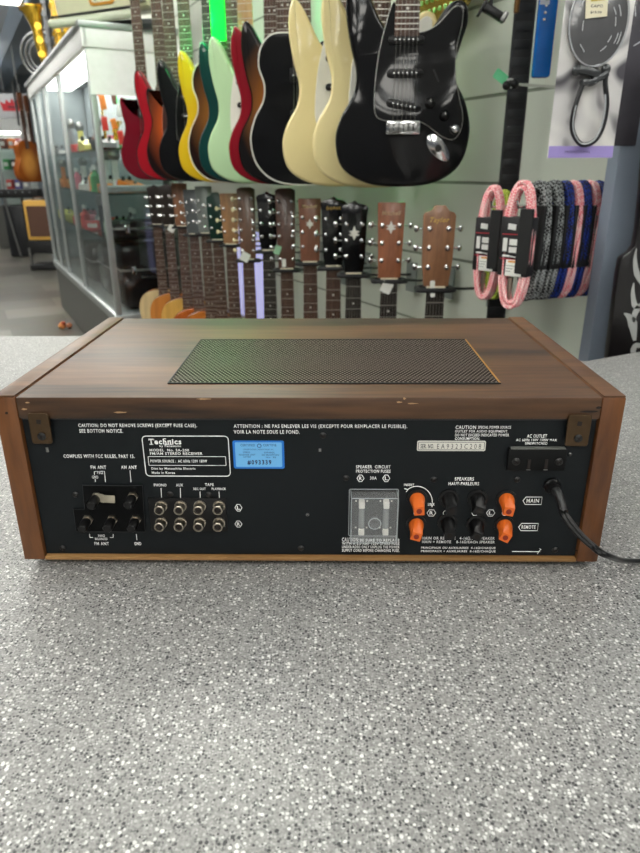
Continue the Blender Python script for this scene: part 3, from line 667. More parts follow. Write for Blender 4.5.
def electric(name, label, px, side, dist, z0, shape, bodym, opts, edge_m=None, group='electric guitars hanging in a row on the slat wall', rz=0, scale=1, centre=None):
    p = centre or at(px, 150, dist); c = Vector((p.x, p.y, z0))
    t = thing(name, label, 'electric guitar', c, rz, group)
    ol = {'strat': strat, 'single': single, 'horned': horned}[shape]
    ol = [(a*scale, b*scale) for a, b in spline([Vector((a, b)) for a, b in ol], 5)]
    put('body', cached(('eb', shape, bodym.name, scale), lambda: MB().prism(ol, -.022, .022, FR, .009, 4).mesh('body', bodym, 60)), t)
    if edge_m:
        put('binding', cached(('bd', shape, edge_m.name), lambda: MB().tube([(a*.985, -.0195, .001+b*.99) for a, b in ol], .0022, 6, closed=True).mesh('binding', edge_m)), t)
    fbm = opts.get('fb', rosew); nm = opts.get('neck', maple); heel = .325; nut = .805
    neck(t, nut, heel, .648, fbm, -.026, .0215, .028, 22, nm, 'e')
    strings(t, .145, nut, -.040, -.035, .052, .035, 'e')
    gm_ = opts.get('guard')
    if gm_:
        gd = [(-.030,.395),(-.043,.365),(-.060,.30),(-.068,.24),(-.070,.185),(-.062,.158),(-.035,.150),(.03,.150),(.060,.138),(.095,.115),(.122,.108),(.138,.125),(.142,.16),(.130,.20),(.119,.245),(.117,.30),(.126,.35),(.125,.38),(.105,.382),(.072,.350),(.04,.335),(0,.335),(-.02,.36)]
        gd = spline([Vector(q) for q in gd], 4)
        pg = put('pickguard', cached(('pg', gm_.name), lambda: MB().prism(gd, .0222, .0245, FR, .0006, 1).mesh('pickguard', gm_)), t)
        put('guard_edge', cached('pge', lambda: MB().tube([(a, -.0226, b) for a, b in gd], .0009, 5, closed=True).mesh('guard_edge', pearl)), pg)
    pk = opts.get('pick', blackp)
    zz = (.318, .250, .182) if opts.get('n', 3) == 3 else (.30, .19)
    for i, z in enumerate(zz):
        rot_ = Matrix.Rotation(R(10), 4, 'Y') if i == 2 else I4
        if opts.get('n', 3) == 3:
            pu = MB().prism([(q[0]*1, q[1]) for q in rrect(-.042, -.009, .042, .009, .0088)], .0242, .031, Matrix.Translation((0, 0, z)) @ rot_ @ FR, .002, 2).obj('pickup', pk, t)
        else:
            pu = MB().prism(rrect(-.037, -.018, .037, .018, .003), .0222, .032, Matrix.Translation((0, 0, z)) @ FR, .002, 2).obj('pickup', pk, t)
        b = MB(Matrix.Translation((0, 0, z)) @ rot_)
        for k in range(6): b.prof(((k/5-.5)*.052, -.030, 0), (0,-1,0), [(0,.0024),(.0022,.0024),(.0028,.001)], 8)
        b.obj('pole_pieces', chrome, pu)
    br = MB().box((0, -.027, .132), (.082, .012, .026), bev=.002).box((0, -.034, .142), (.078, .010, .012), bev=.001)
    br = br.obj('bridge', chrome, t)
    b = MB()
    for k in range(6): b.box(((k/5-.5)*.058, -.039, .134), (.0085, .006, .020), bev=.0012)
    b.obj('saddles', steel, br)
    kn = opts.get('knob', blackp)
    for i, (x, z) in enumerate(((.062,.187),(.098,.160),(.125,.130))[:opts.get('k', 3)]):
        kb = MB().prof((x, -.0225, z), (0,-1,0), [(0,.012),(.002,.0125),(.006,.0095),(.015,.0085),(.016,.007)], 18).obj('knob', chrome if i == 2 and opts.get('silver') else kn, t)
        MB().box((x, -.039, z+.004), (.0009, .0006, .006)).obj('knob_mark', pearl, kb)
    if opts.get('jack'):
        ja = MB(Matrix.Translation((.088, -.022, .088)) @ Matrix.Rotation(R(48), 4, 'Y'))
        ja.prism([(.038*math.cos(a), .0185*math.sin(a)*(1-.15*math.cos(a))) for a in [2*PI*k/24 for k in range(24)]], 0, .004, FR, .0012, 2)
        jo = ja.obj('jack_plate', chrome, t)
        MB().prof((.088, -.0262, .088), (0,-1,0), [(0,.0085),(.0006,.008)], 16).obj('jack_socket', blackm, jo)
        sl = MB().box((.073, -.0255, .245), (.004, .002, .03), Matrix.Rotation(R(-28), 4, 'Y')).obj('selector_slot', blackm, t)
    # head (out of the frame for most)
    hd = [(-.021,0),(.021,0),(.024,.03),(.040,.06),(.038,.13),(.02,.17),(-.01,.185),(-.034,.175),(-.036,.15),(-.026,.05)]
    h_ = put('headstock', cached(('eh', nm.name), lambda: MB(Matrix.Translation((0, 0, nut+.003))).prism([tuple(v) for v in spline([Vector(q) for q in hd], 3)], .014, .028, FR, .002, 2).mesh('headstock', nm)), t)
    for k in range(6): put('tuning_peg', tuner_mesh(chrome), h_, (-.026-.0015*k, -.014, nut+.035+.024*k), (0, PI, 0))
    hanger(t, max(.05, wdist(c)), nut+.008)['label'] = ' '.join(('padded hanger above the '+label).split()[:16])
    return t
D1 = Vector((-math.sin(R(31.5)), math.cos(R(31.5)), 0))
def on_line(px, py, base, d, off=0.0):
    """distance at which the column px meets the hanging line (off: centre lies off to the right)"""
    r = ray(px, py); r = Vector((r.x, r.y)); b0 = Vector((base.x-off-CAMP.x, base.y-CAMP.y))
    # t*r = b0 + s*d
    det = r.x*(-d.y) - r.y*(-d.x); t = (b0.x*(-d.y) - b0.y*(-d.x))/det
    return t*r.y
E0 = at(401, 100, 1.75); E0 = Vector((E0.x, E0.y, 0)); ZB = 1.205
red = gloss('dark_red', (104,12,28)); crim = gloss('crimson', (150,16,30)); blk = gloss('black', (6,6,8)); crm = gloss('cream', (228,212,156))
yel = gloss('yellow', (206,170,24)); teal = gloss('dark_teal', (8,52,50)); mint = gloss('pale_mint', (176,208,162)); wine = gloss('wine_red', (128,10,26))
charc = gloss('charcoal', (34,38,38))
bur1 = burst('sunburst_red_orange', (190,84,30), (24,8,8)); bur2 = burst('sunburst_tobacco', (150,96,36), (28,12,8)); bur3 = burst('sunburst_amber', (176,104,34), (14,10,10))
bgd = M('black_guard', (12,12,13), .35, 0, .1, 20, coat=.5, spec=.08, wave=.5); wgd = M('white_guard', (220,218,206), .3); tgd = M('brown_guard', (58,30,22), .3)
EL = [  # name, label, left edge px, shape, material, options, binding
 ('dark red electric guitar with short horns, leftmost of the hanging row', 121, 'horned', red, dict(guard=None, n=2, k=2), None),
 ('crimson and charcoal electric guitar hanging second from the left', 138, 'strat', crim, dict(guard=tgd), charc),
 ('red-orange sunburst electric guitar with dark rim between the crimson and black ones', 147.5, 'horned', bur1, dict(guard=tgd, n=2), blk),
 ('narrow black electric guitar hanging directly left of the yellow one', 160, 'strat', blk, dict(guard=bgd), None),
 ('yellow electric guitar hanging left of the tobacco sunburst one', 180, 'strat', yel, dict(guard=None, n=2, fb=ebony), None),
 ('tobacco sunburst electric guitar hanging between yellow and dark teal ones', 191, 'single', bur2, dict(guard=None, n=2), ivory),
 ('dark teal electric guitar hanging left of the pale mint one', 200, 'strat', teal, dict(guard=bgd), None),
 ('pale mint electric guitar lit green, hanging left of the wine red one', 209.5, 'strat', mint, dict(guard=wgd, fb=maple), None),
 ('wine red electric guitar hanging right of the pale mint one', 230, 'strat', wine, dict(guard=wgd), None),
 ('black-edged amber sunburst electric guitar with tall upper horn', 240, 'strat', bur3, dict(guard=wgd), blk),
 ('glossy black single-cutaway electric guitar with pale rim left of the cream guitars', 252.5, 'single', blk, dict(guard=None, n=2, knob=ivory), pearl),
 ('cream electric guitar hanging just right of the glossy black single-cutaway', 283, 'strat', crm, dict(guard=wgd, fb=rosew), None),
 ('cream electric guitar hanging directly behind the big black one', 312.5, 'strat', crm, dict(guard=wgd), None)]
for lb, px, shp, mt, op, bd in EL:
    k_ = min(1, max(0, (300-px)/90)); rz_ = R(-12*k_); of = Vector((-.163*math.cos(rz_), -.163*math.sin(rz_), 0))
    dist = on_line(px, 150, E0+of, D1); e_ = at(px, 150, dist); c_ = e_-of
    electric('electric_guitar', lb, px, 'L', dist, ZB, shp, mt, op, bd, rz=rz_, centre=c_)
op = dict(guard=bgd, silver=True, jack=True)
electric('electric_guitar', 'glossy black electric guitar with black pickguard, nearest and largest of the row', 401, 'C', 1.75, ZB+.004, 'strat', blk, op)
# gold sparkling body behind the black guitar
gold = M('gold_sparkle', (176,150,60), .25, .7, .6, 220, coat=.5)
gp = at(437, 27, 1.90); gw = atwall(437, 27, .06)
gt = thing('electric_guitar', 'small gold sparkling guitar with cream bridge behind the cutaway of the big black one', 'electric guitar', (gw.x, gw.y, gw.z), -PI/2+WA)
ol = [(a*.8, b*.8) for a, b in spline([Vector(q) for q in single], 4)]
MB().prism(ol, -.018, .018, FR, .006, 3).obj('body', gold, gt)
b = MB()
for i in range(-4, 5):
    for j in range(1, 12): b.ball((i*.022+.011*(j % 2), -.019, j*.024+.01), .0065, (1,.5,1), 6, 4)
b.obj('rhinestones', M('green_rhinestone', (150,210,120), .1, .4), gt)
MB().prism(rrect(-.03,.06,.0,.10,.012), .0185, .026, FR, .002, 2).obj('bridge', ivory, gt)
neck(gt, .66, .26, .6, rosew, -.022, .0215, .026, 20, maple, 'g')

# acoustics
A0 = at(437, 245, 1.67); A0 = Vector((A0.x, A0.y, 0)); D2 = Vector((-math.sin(R(31)), math.cos(R(31)), 0))
hs_taylor = [(-.030,0),(.030,0),(.0365,.06),(.0385,.165),(.034,.172),(.022,.176),(.012,.188),(-.012,.188),(-.022,.176),(-.034,.172),(-.0385,.165),(-.0365,.06)]
hs_square = [(-.030,0),(.030,0),(.036,.19),(.034,.193),(-.034,.193),(-.036,.19)]
hs_open = [(-.027,0),(.027,0),(.033,.04),(.036,.16),(.040,.180),(.030,.188),(.012,.192),(0,.200),(-.012,.192),(-.030,.188),(-.040,.180),(-.036,.16),(-.033,.04)]
hs_long = [(-.029,0),(.029,0),(.034,.255),(.02,.262),(-.02,.262),(-.034,.255)]
SH = {'t': hs_taylor, 's': hs_square, 'o': hs_open, 'l': hs_long}
def topm(n, c): return wood('spruce_'+n, tuple(int(v*.86) for v in c), c, 2, 50, .25, 12, .5)
sides = wood('acoustic_sides', (88,44,20), (132,74,38), 2, 30, .25, 6, .5)
hw = lambda n, c: wood('head_'+n, tuple(int(v*.78) for v in c), c, 2, 55, .35, 8, .2)
def acoustic(label, px, top_v, shp, headm, topmat, logo=None, fb=rosew, peg=chrome, mark=None, tagc=None, binding=None):
    dist = on_line(px, 240, A0, D2); pt = at(px, top_v, dist)
    L_ = max(p[1] for p in SH[shp]); nut = .498+.348; z0 = pt.z - L_ - nut
    c = Vector((pt.x, pt.y, z0)); t = thing('acoustic_guitar', label, 'acoustic guitar', c, 0, 'acoustic guitars hanging in the lower row')
    ol = spline([Vector(q) for q in dread], 3)
    bo = put('body', cached(('ab', sides.name), lambda: MB().prism(ol, -.048, .044, FR, .004, 2).mesh('body', sides, 50)), t)
    put('soundboard', cached(('at', topmat.name), lambda: MB().prism([(a*.99, .0015+b*.993) for a, b in ol], .0435, .0465, FR, .001, 1).mesh('soundboard', topmat)), t)
    put('rosette', cached('ros', lambda: MB().prof((0,-.0464,.34), (0,-1,0), [(0,.058),(.0006,.058),(.0006,.050)], 28).mesh('rosette', M('dark_rosette', (24,16,12), .6))), t)
    put('bridge', cached('abr', lambda: MB().box((0,-.050,.155), (.15,.008,.03), bev=.003).mesh('bridge', ebony)), t)
    neck(t, nut, .40, .645, fb, -.050, .0218, .0275, 20, mahog, 'a'+fb.name)
    strings(t, .155, nut, -.060, -.059, .052, .036, 'a')
    hd = put('headstock', cached(('ah', shp, headm.name), lambda: MB(Matrix.Translation((0, 0, nut+.004))).prism(SH[shp], .040, .056, FR, .0015, 2).mesh('headstock', headm)), t)
    n = 6 if shp == 'l' else 3
    for k in range(n):
        z = nut+.004 + (.045+.045*k if n == 3 else .03+.038*k)
        for s_ in (-1, 1):
            put('tuner_post', post_mesh(chrome), hd, (s_*.0225, -.056, z)); put('tuning_peg', tuner_mesh(peg), hd, (s_*.036, -.046, z), (0, 0 if s_ > 0 else PI, 0))
    if logo: text(logo[0], 0, nut+L_-logo[3], logo[1], logo[2], -.0563, logo[4], hd, .02, shear=.3)
    if mark:
        MB().prism([(x*mark[1], nut+mark[0]+z*mark[1]) for x, z in ((0,1),(.25,.35),(.8,.25),(.35,0),(.8,-.25),(.25,-.4),(0,-1),(-.25,-.4),(-.8,-.25),(-.35,0),(-.8,.25),(-.25,.35))], .0562, .0566, FR).obj('inlay_emblem', pearl, hd)
    if tagc:
        pass
    h = hanger(t, max(.05, wdist(c)), nut-.006, .040); h['label'] = ' '.join(('padded hanger under the headstock of the '+label).split()[:16])
    h.location.y -= .052-.01
    return t
lgold = M('gold_ink', (216,178,90), .4, .3); lwhite = white_ink; blkhead = M('black_head', (13,13,15), .2, coat=.4)
chromeg = M('green_lit_peg', (220,222,218), .2, .3)
cream = M('cream_peg', (226,214,170), .35)
acoustic('brown striped headstock acoustic guitar lettered Taylor, rightmost of the lower row', 437, 206, 't', hw('striped_koa', (158,112,80)), topm('a', (206,150,84)), ('Taylor', .046, .015, .030, lgold), fb=ebony)
acoustic('acoustic guitar with square orange-brown headstock and script lettering', 390, 203, 's', hw('orange_brown', (160,98,66)), topm('b', (200,128,64)), ('Mitchell', .050, .011, .022, M('tan_ink', (212,180,140), .5)), mark=(.135, .017), fb=ebony)
acoustic('acoustic guitar with black headstock and white emblem, in front of another black one', 354, 201, 'o', blkhead, topm('c', (190,120,50)), None, mark=(.115, .020), fb=ebony)
acoustic('acoustic guitar with black headstock and gold script, behind the emblem one', 333.5, 197, 'o', blkhead, topm('d', (206,160,90)), ('Epiphone', .044, .013, .030, lgold))
acoustic('acoustic guitar with reddish brown square headstock and faint script', 310, 199, 's', hw('red_brown', (136,86,64)), topm('e', (214,170,110)), ('Mitchell', .048, .010, .020, M('tan_ink', (212,180,140), .5)), peg=chrome, mark=(.12, .016))
acoustic('twelve-string acoustic guitar with long dark brown headstock', 286, 189, 'l', hw('dark_brown', (92,60,46)), topm('f', (196,130,70)), peg=chrome)
acoustic('acoustic guitar with slim black headstock left of the long dark brown one', 268, 192, 'o', blkhead, topm('g', (200,150,80)), peg=chrome, fb=ebony)
acoustic('acoustic guitar with wide brown headstock and cream pegs', 247, 188, 'l', hw('mid_brown', (110,76,56)), topm('h', (210,160,90)), peg=cream)
acoustic('acoustic guitar with plain tan headstock', 230.5, 194, 's', hw('tan', (170,124,82)), topm('i', (216,176,110)), peg=cream)
acoustic('acoustic guitar with dark green headstock and white lettering', 217, 193, 't', M('green_head', (16,48,40), .3), topm('j', (30,24,22)), None)
acoustic('acoustic guitar with silver-grey headstock', 205, 187, 's', M('silver_head', (128,134,130), .3, .4), topm('k', (196,112,40)))
acoustic('acoustic guitar with grey headstock between silver and brown ones', 193, 190, 's', M('grey_head', (92,96,98), .3, .2), topm('l', (190,96,34)))
acoustic('acoustic guitar with warm brown headstock among the farthest ones', 181, 184, 's', hw('warm_brown', (150,104,74)), topm('m', (220,170,84)))
acoustic('acoustic guitar with dark headstock, second from the far left end', 168, 184, 'o', M('dark_head', (44,36,32), .35), topm('n', (206,130,56)), peg=chrome)
acoustic('acoustic guitar with dark headstock at the far left end of the lower row', 156, 185, 'o', M('dark_head', (44,36,32), .35), topm('o', (216,190,140)), peg=chrome)
papr = M('paper_tag', (232,232,226), .7)
def price_tag(px, py, dist, w, h, rot, label, mt=papr, grp=None):
    p = at(px, py, dist); o = MB().prism(rrect(-w/2, -h/2, w/2, h/2, .003), 0, .0006, FR).obj('price_tag', mt); o.location = p; o.rotation_euler = (0, rot, R(8)); tag(o, label, 'price tag', grp); return o
dA = on_line(390, 240, A0, D2)
price_tag(386.5, 287.5, dA-.075, .030, .030, R(25), 'white paper price tag on the strings below the square orange-brown headstock')
price_tag(432.5, 289, on_line(437, 240, A0, D2)-.072, .012, .04, R(-4), 'narrow white paper tag on the neck of the rightmost acoustic guitar')
price_tag(245, 257, on_line(247, 240, A0, D2)-.08, .034, .034, R(30), 'white paper tag on the neck below the brown headstock with cream pegs')
price_tag(284, 263, on_line(283, 240, A0, D2)-.08, .014, .028, R(0), 'small white paper tag below the long dark brown headstock')
price_tag(171.5, 228.5, on_line(168, 240, A0, D2)-.08, .034, .034, R(30), 'small white paper tag among the farthest acoustic necks')
price_tag(277.5, 250, on_line(283, 240, A0, D2)-.085, .022, .03, R(20), 'pale green paper tag beside the long dark brown headstock', M('green_paper', (150,196,160), .7))

# green light tubes, added green glow and pale violet emissive strips
def light_tube(px, v0, v1, off, col, e, w, name, label):
    a = atwall(px, v0, off); b_ = atwall(px, v1, off); z0, z1 = min(a.z, b_.z), max(a.z, b_.z)
    t = thing(name, label, 'light tube', (a.x, a.y, z0), RZ)
    MB().box((-.012, 0, (z1-z0)/2), (.01, w, z1-z0), bev=.002).obj('tube', M('glow_'+name+str(px), col, .4, 0, .01, 5, emit=e), t)
    MB().box((-.003, 0, (z1-z0)/2), (.006, w+.01, z1-z0+.02)).obj('backing', M('white_metal', (225,226,226), .4), t)
light_tube(300, -25, 30, .03, (30,255,150), GREEN*.5, .03, 'green_glow_strip', 'thin green light tube on the wall left of the cream guitars')
light_tube(352, 95, 176, .02, (20,230,120), GREEN*.5, .03, 'green_glow_strip', 'green light tube on the wall hidden behind the second cream guitar')
light_tube(412, 95, 176, .02, (20,230,120), GREEN*.4, .03, 'green_glow_strip', 'green light tube on the wall hidden behind the big black guitar')
dm = on_line(209.5, 150, E0, D1, .163)+.10; p = at(219, 40, dm)
for q_, e_ in ((at(203, 20, dm-.02), .5), (at(178, 30, dm+.25), .7)):
    ld = bpy.data.lights.new('added_green_glow', 'POINT'); ld.energy = e_*2.2; ld.color = (.02, 1, .22); ld.shadow_soft_size = .03  # point lights added to wash the nearby necks in green
    lo = bpy.data.objects.new('added_green_glow', ld); COL.objects.link(lo); lo.location = q_
t = thing('green_glow_strip', 'added green glowing strip standing in for a green-lit neck behind the pale mint guitar', 'light tube', (p.x, p.y, p.z), 0)  # glowing strip added where a neck is washed in green light
MB().box((0, 0, (3.2-p.z)/2), (.045, .016, 3.2-p.z), bev=.003).obj('tube', M('glow_hanging', (0,255,40), .4, 0, .01, 5, emit=GREEN*.17), t)
light_tube(240, 225, 312, .01, (188,188,238), .55, .08, 'violet_strip', 'pale violet strip between the wooden necks, left one of the pair')  # pale violet emissive strips in the gaps between the necks
light_tube(261.5, 232, 325, .01, (190,190,240), .6, .15, 'violet_strip', 'pale violet strip between the wooden necks, wider right one of the pair')
#@@PART3
# ================================================================ RIGHT SIDE: cables, strap, package, post
def woven(name, c1, c2, scale=260):
    if name in MC: return MC[name]
    m, nt, N, L, b = new_mat(name); tc = N.new('ShaderNodeTexCoord')
    ck = N.new('ShaderNodeTexChecker'); mp = N.new('ShaderNodeMapping'); mp.inputs['Rotation'].default_value = (.6, .5, .7); L.new(tc.outputs['Object'], mp.inputs[0]); L.new(mp.outputs[0], ck.inputs['Vector'])
    ck.inputs['Scale'].default_value = scale; ck.inputs['Color1'].default_value = lin(c1); ck.inputs['Color2'].default_value = lin(c2)
    L.new(ck.outputs['Color'], b.inputs['Base Color']); b.inputs['Roughness'].default_value = .6; MC[name] = m; return m
pinkw = woven('pink_white_braid', (232,120,130), (248,214,210)); bww = woven('black_white_braid', (12,12,14), (150,154,154), 200)
blw = woven('blue_black_braid', (8,8,14), (24,54,150), 200); grw = woven('green_yellow_braid', (130,150,30), (196,206,80))
cardm = M('black_card', (24,23,25), .45); redm = M('red_print', (190,40,58), .5); cwh = M('white_print', (216,216,212), .55)
def hank(px, py, dist, mt, label, front=False, tilt=0, rz=R(-38), h=.235, w=.082, seed=0):
    p = at(px, py, dist); t = thing('instrument_cable', label, 'instrument cable', (p.x, p.y, p.z), rz, 'coiled instrument cables hanging on hooks')
    rr = random.Random(seed); b = MB()
    for k in range(6):
        y = -.0085+.0085*(k//2); ww = w/2-.004-.0082*(k % 2)-rr.random()*.001; hh = h/2-.004-.0085*(k % 2)-rr.random()*.003
        pts = []
        for i in range(32):
            a = 2*PI*i/32; x = ww*math.copysign(abs(math.cos(a))**.8, math.cos(a)); z = hh*math.copysign(abs(math.sin(a))**.9, math.sin(a))
            pts.append((x+rr.uniform(-.0005,.0005), y+.003*math.sin(a+k), z))
        b.tube(pts, .0041, 8, closed=True)
    b.obj('cable', mt, t)
    cd = MB().box((0, 0, .000), (w+(-.002 if front else -.008), .030 if front else .022, .112 if front else .105), Matrix.Rotation(R(0 if front else rr.uniform(-5, 5)), 4, 'Y'), bev=.002).obj('card_sleeve', cardm, t)
    MB().prism(rrect(w*.1, -.050, w/2, .072, .003), .010, .018, FR, .001, 1).obj('tie_strap', blackm, t)
    pl = MB(); pl.cyl((-.006,-.004,-.060), (-.006,-.004,-.085), .0052, seg=12); pl.cyl((-.006,-.004,-.085), (-.006,-.004,-.104), .003, seg=10); pl.obj('jack_plug', nickel, t)
    if front:
        yf = -.0175
        SX = Matrix.Translation((0, .002, 0)) @ Matrix.Diagonal((.64, 1, .90, 1))
        MB(SX).box((-.012, yf, .042), (.026, .0006, .012), Matrix.Rotation(R(4), 4, 'Y')).obj('brand_print', cwh, cd)
        for q in range(2): MB(SX).prof((.030, yf, .050-.016*q), (0,-1,0), [(0,.005),(.0004,.005)], 10).obj('red_dot', redm, cd)
        b = MB(SX); b.tube([(x, yf, z) for x, z in spline([Vector(q) for q in ((-.042,.026),(.026,.026),(.033,.020),(.033,-.020),(.026,-.026),(-.042,-.026))], 3, False)], .0009, 5); b.obj('red_line', redm, cd)
        MB(SX).box((-.030, yf, .004), (.014, .0006, .028)).box((.002, yf, .010), (.036, .0006, .013)).box((.002, yf, -.006), (.036, .0006, .012)).obj('white_print', cwh, cd)
        MB(SX).cyl((-.034, yf, -.020), (-.012, yf, -.020), .0024, seg=8).cyl((-.012, yf, -.020), (.018, yf, -.022), .0012, seg=8).obj('printed_plug', cwh, cd)
        lb = MB(SX).box((.006, yf-.0004, -.044), (.054, .0006, .036), bev=.0002).obj('price_label', papr, cd)
        MB(SX).box((.002, yf-.0009, -.031), (.030, .0003, .004)).obj('label_stripe', M('yellow_red_stripe', (216,150,60), .6), lb)
        b = MB(SX)
        for q in range(3): b.box((-.004-.003*q, yf-.0009, -.040-.006*q), (.028-.006*q, .0003, .0013))
        b.obj('label_lines', M('grey_ink', (120,120,120), .6), lb)
    return t
hank(489.5, 244, 1.47, pinkw, 'pink and white braided cable coil with printed card, leftmost of the coils', True, seed=1, h=.246, w=.062, rz=R(-42))
hank(499, 246, 1.56, grw, 'green-yellow braided cable coil mostly hidden behind the two pink ones', seed=2, h=.250, w=.055)
hank(517.5, 246.5, 1.33, pinkw, 'pink and white braided cable coil with printed card, nearest and largest coil', True, seed=3, h=.250, w=.066, rz=R(-42))
row = [(535, bww, 'black and white braided cable coil directly behind the nearest pink one'), (547, bww, 'second black and white braided coil, left of the blue ones'), (557, blw, 'blue and black braided coil right of the black and white ones'),
       (566, pinkw, 'pink and white coil third among the coils seen edge-on'), (574, blw, 'blue and black coil between two edge-on pink coils'), (583, pinkw, 'pink and white coil fourth along the hook'),
       (591, blw, 'blue and black coil near the grey post'), (600, pinkw, 'pink and white coil closest to the grey post'), (607, blw, 'blue and black coil touching the wall beside the grey post')]
for i, (px, mt, lb) in enumerate(row):
    f_ = (px-517.5)/(612-517.5); hank(px, 243-4*f_, 1.345+.125*f_, mt, lb, seed=10+i, rz=R(-61.5), w=.066, h=.240)
for (px, d0_, lb) in ((491, 1.47, 'metal wall hook through the leftmost cable coils'), (517.5, 1.33, 'long metal wall hook through the row of cable coils')):
    a = at(px, 207, d0_)+NV*.01; wl_ = (WP-Vector((a.x, a.y, 0))).dot(NV)
    t = thing('wall_hook', lb, 'hook', a)
    st_ = -NV*.012
    MB().tube([st_+Vector((0,0,.012)), st_*.8, NV*(wl_-.004)], .003, 8).obj('rod', chrome, t)
    o = MB().box((0,0,0), (.004, .04, .06)).obj('hook_plate', steel, t); o.location = NV*(wl_-.003); o.rotation_euler = (0,0,RZ)
# black strap
a = at(528, -20, 1.62); b_ = a
t = thing('guitar_strap', 'black patterned strap hanging from the top, left of the blue packet', 'strap', (a.x, a.y, .80)); zt = a.z-.80+.3
n_ = 30; ol = []; x0_ = 0
b = MB().box((0, 0, zt/2), (.046, .004, zt), bev=.001); so = b.obj('webbing', M('black_webbing', (20,20,22), .55, 0, .3, 200), t)
b = MB()
for k in range(int(zt/.034)): b.box((0, -.0028, .02+k*.034), (.034, .0016, .018), bev=.0006)
b.obj('woven_blocks', M('strap_black', (30,31,33), .4), so)
b = MB()
for sx in (-1, 1): b.box((sx*.0205, -.003, zt/2), (.002, .001, zt))
b.obj('stitched_edge', M('strap_grey', (52,52,56), .5), so)
# knob hook and green tag
p = at(514, 84, 1.55); t = thing('wall_hook', 'short black-tipped hook on the slat wall beside the black strap', 'hook', p)
q = atwall(514, 84); rel = NV*((WP-Vector((p.x,p.y,0))).dot(NV))
MB().tube([(0,0,0), rel*.99], .003, 8).obj('rod', chrome, t); MB().ball((0,0,0), .0105, (1,1,1)).ball((-.018,-.01,-.004), .009).obj('end_cap', blackp, t)
MB().tube([(-.009+.008*math.cos(a_), -.004, .001+.008*math.sin(a_)) for a_ in [2*PI*k/14 for k in range(14)]], .002, 6, closed=True).obj('ring', M('clear_ring', (190,194,190), .2), t)
price_tag(500.5, 76.5, 1.545, .030, .020, R(32), 'green and white price tag on the short hook left of the black strap', M('green_tag', (110,206,150), .6))
# clip and bronze part at the top
p = at(493, 12, 1.55); t = thing('guitar_capo', 'black spring capo hanging above the slat wall at the top', 'capo', p)
T = Matrix.Rotation(R(28), 4, 'Y')
MB(T).box((0.004,0,0), (.052, .018, .016), bev=.003).obj('bar', blackp, t); MB(T).box((-.024,0,-.004), (.006, .012, .036), bev=.002).obj('jaw', blackp, t)
MB().tube([(-.006,0,.01),(.0,.003,.06),(.004,.005,.13)], .004, 8).obj('handle', blackp, t); MB(T).box((.024,-.001,.002), (.010,.020,.020), bev=.002).obj('screw_cap', steel, t)
p = at(517, 2, 1.56); t = thing('bronze_hook', 'bronze coloured bracket arm at the top beside the black strap', 'hook', p)
MB().box((0,0,.03), (.010, .012, .10), bev=.003).obj('arm', M('bronze', (128,92,52), .35, .6), t); MB().tube([(0,0,.03),(-.03,.01,.05),(-.05,.02,.04)], .005, 8).obj('clasp', M('bronze', (128,92,52), .35, .6), t)
# blue packet
p = at(542, 78, 1.50); t = thing('blue_packet', 'blue packet hanging between the black strap and the carded capo', 'packet', p)
MB().box((-.004,0,.16), (.036, .022, .32), bev=.006).obj('bag', M('blue_film', (10,92,170), .25, 0, .25, 30, coat=.4), t)
MB().box((-.014,-.013,.14), (.018,.002,.028)).obj('white_flap', M('clear_flap', (170,176,186), .3), t)
b = MB()
for k in range(16): b.ball((-.013+.0008*k, -.016, .10+.0115*k), .0030, (1,1,1), 6, 4)
b.obj('bead_chain', chrome, t)
# carded package
p = at(580, 158, 1.25)
cm2, nt, N, L, bb = new_mat('printed_card')
tc = N.new('ShaderNodeTexCoord'); n1 = N.new('ShaderNodeTexNoise'); n1.inputs['Scale'].default_value = 9; n1.inputs['Detail'].default_value = 1; n1.inputs['Distortion'].default_value = 1.5
L.new(tc.outputs['Object'], n1.inputs['Vector']); cr = N.new('ShaderNodeValToRGB'); e = cr.color_ramp.elements
e[0].position = .30; e[0].color = lin((80,78,84)); e[1].position = .60; e[1].color = lin((232,230,226)); mm = e.new(.40); mm.color = lin((206,204,204))
L.new(n1.outputs['Fac'], cr.inputs[0]); L.new(cr.outputs[0], bb.inputs['Base Color']); bb.inputs['Roughness'].default_value = .3
t = thing('carded_capo', 'grey and purple carded package with black cable loop under clear plastic', 'accessory package', p, R(4))
W_ = .117; Hc = .40
cd = MB().box((0, .002, Hc/2), (W_, .003, Hc), bev=.0006).obj('card', cm2, t)
pur = M('purple_print', (158,142,206), .4)
MB().box((0, .0002, .010), (W_-.001, .0008, .019)).obj('purple_band', pur, cd)
MB().prism([(.02,.28),(.0575,.24),(.0575,Hc),(.0,Hc)], 0, .0008, FR).obj('purple_corner', pur, cd)
text('PROFESSIONAL', -.006, .010, .045, .004, -.0006, M('dark_purple', (70,60,96), .5), cd)
dk = M('capo_black', (30,30,33), .3)
loop = spline([Vector(q) for q in ((-.018,-.014,.128),(-.028,-.015,.085),(-.026,-.015,.055),(-.008,-.015,.034),(.014,-.015,.038),(.026,-.015,.060),(.028,-.015,.095),(.020,-.014,.13),(.022,-.013,.150))], 5, False)
loop = [v-Vector((0,0,.012)) for v in loop]
MB().tube(loop, .0042, 10).obj('cable_loop', dk, t)
MB().tube([(a.x*.93-.002, a.y-.003, a.z+.001) for a in loop[4:-8]], .0016, 6).obj('clear_sleeve', M('clear_tube', (170,172,176), .1), t)
cl = MB(Matrix.Translation((0,0,-.013))).box((-.012, -.014, .146), (.040, .018, .013), Matrix.Rotation(R(14), 4, 'Y'), bev=.004).box((.006, -.014, .136), (.036, .016, .012), Matrix.Rotation(R(-28), 4, 'Y'), bev=.004).box((-.012, -.016, .130), (.022, .014, .010), bev=.003)
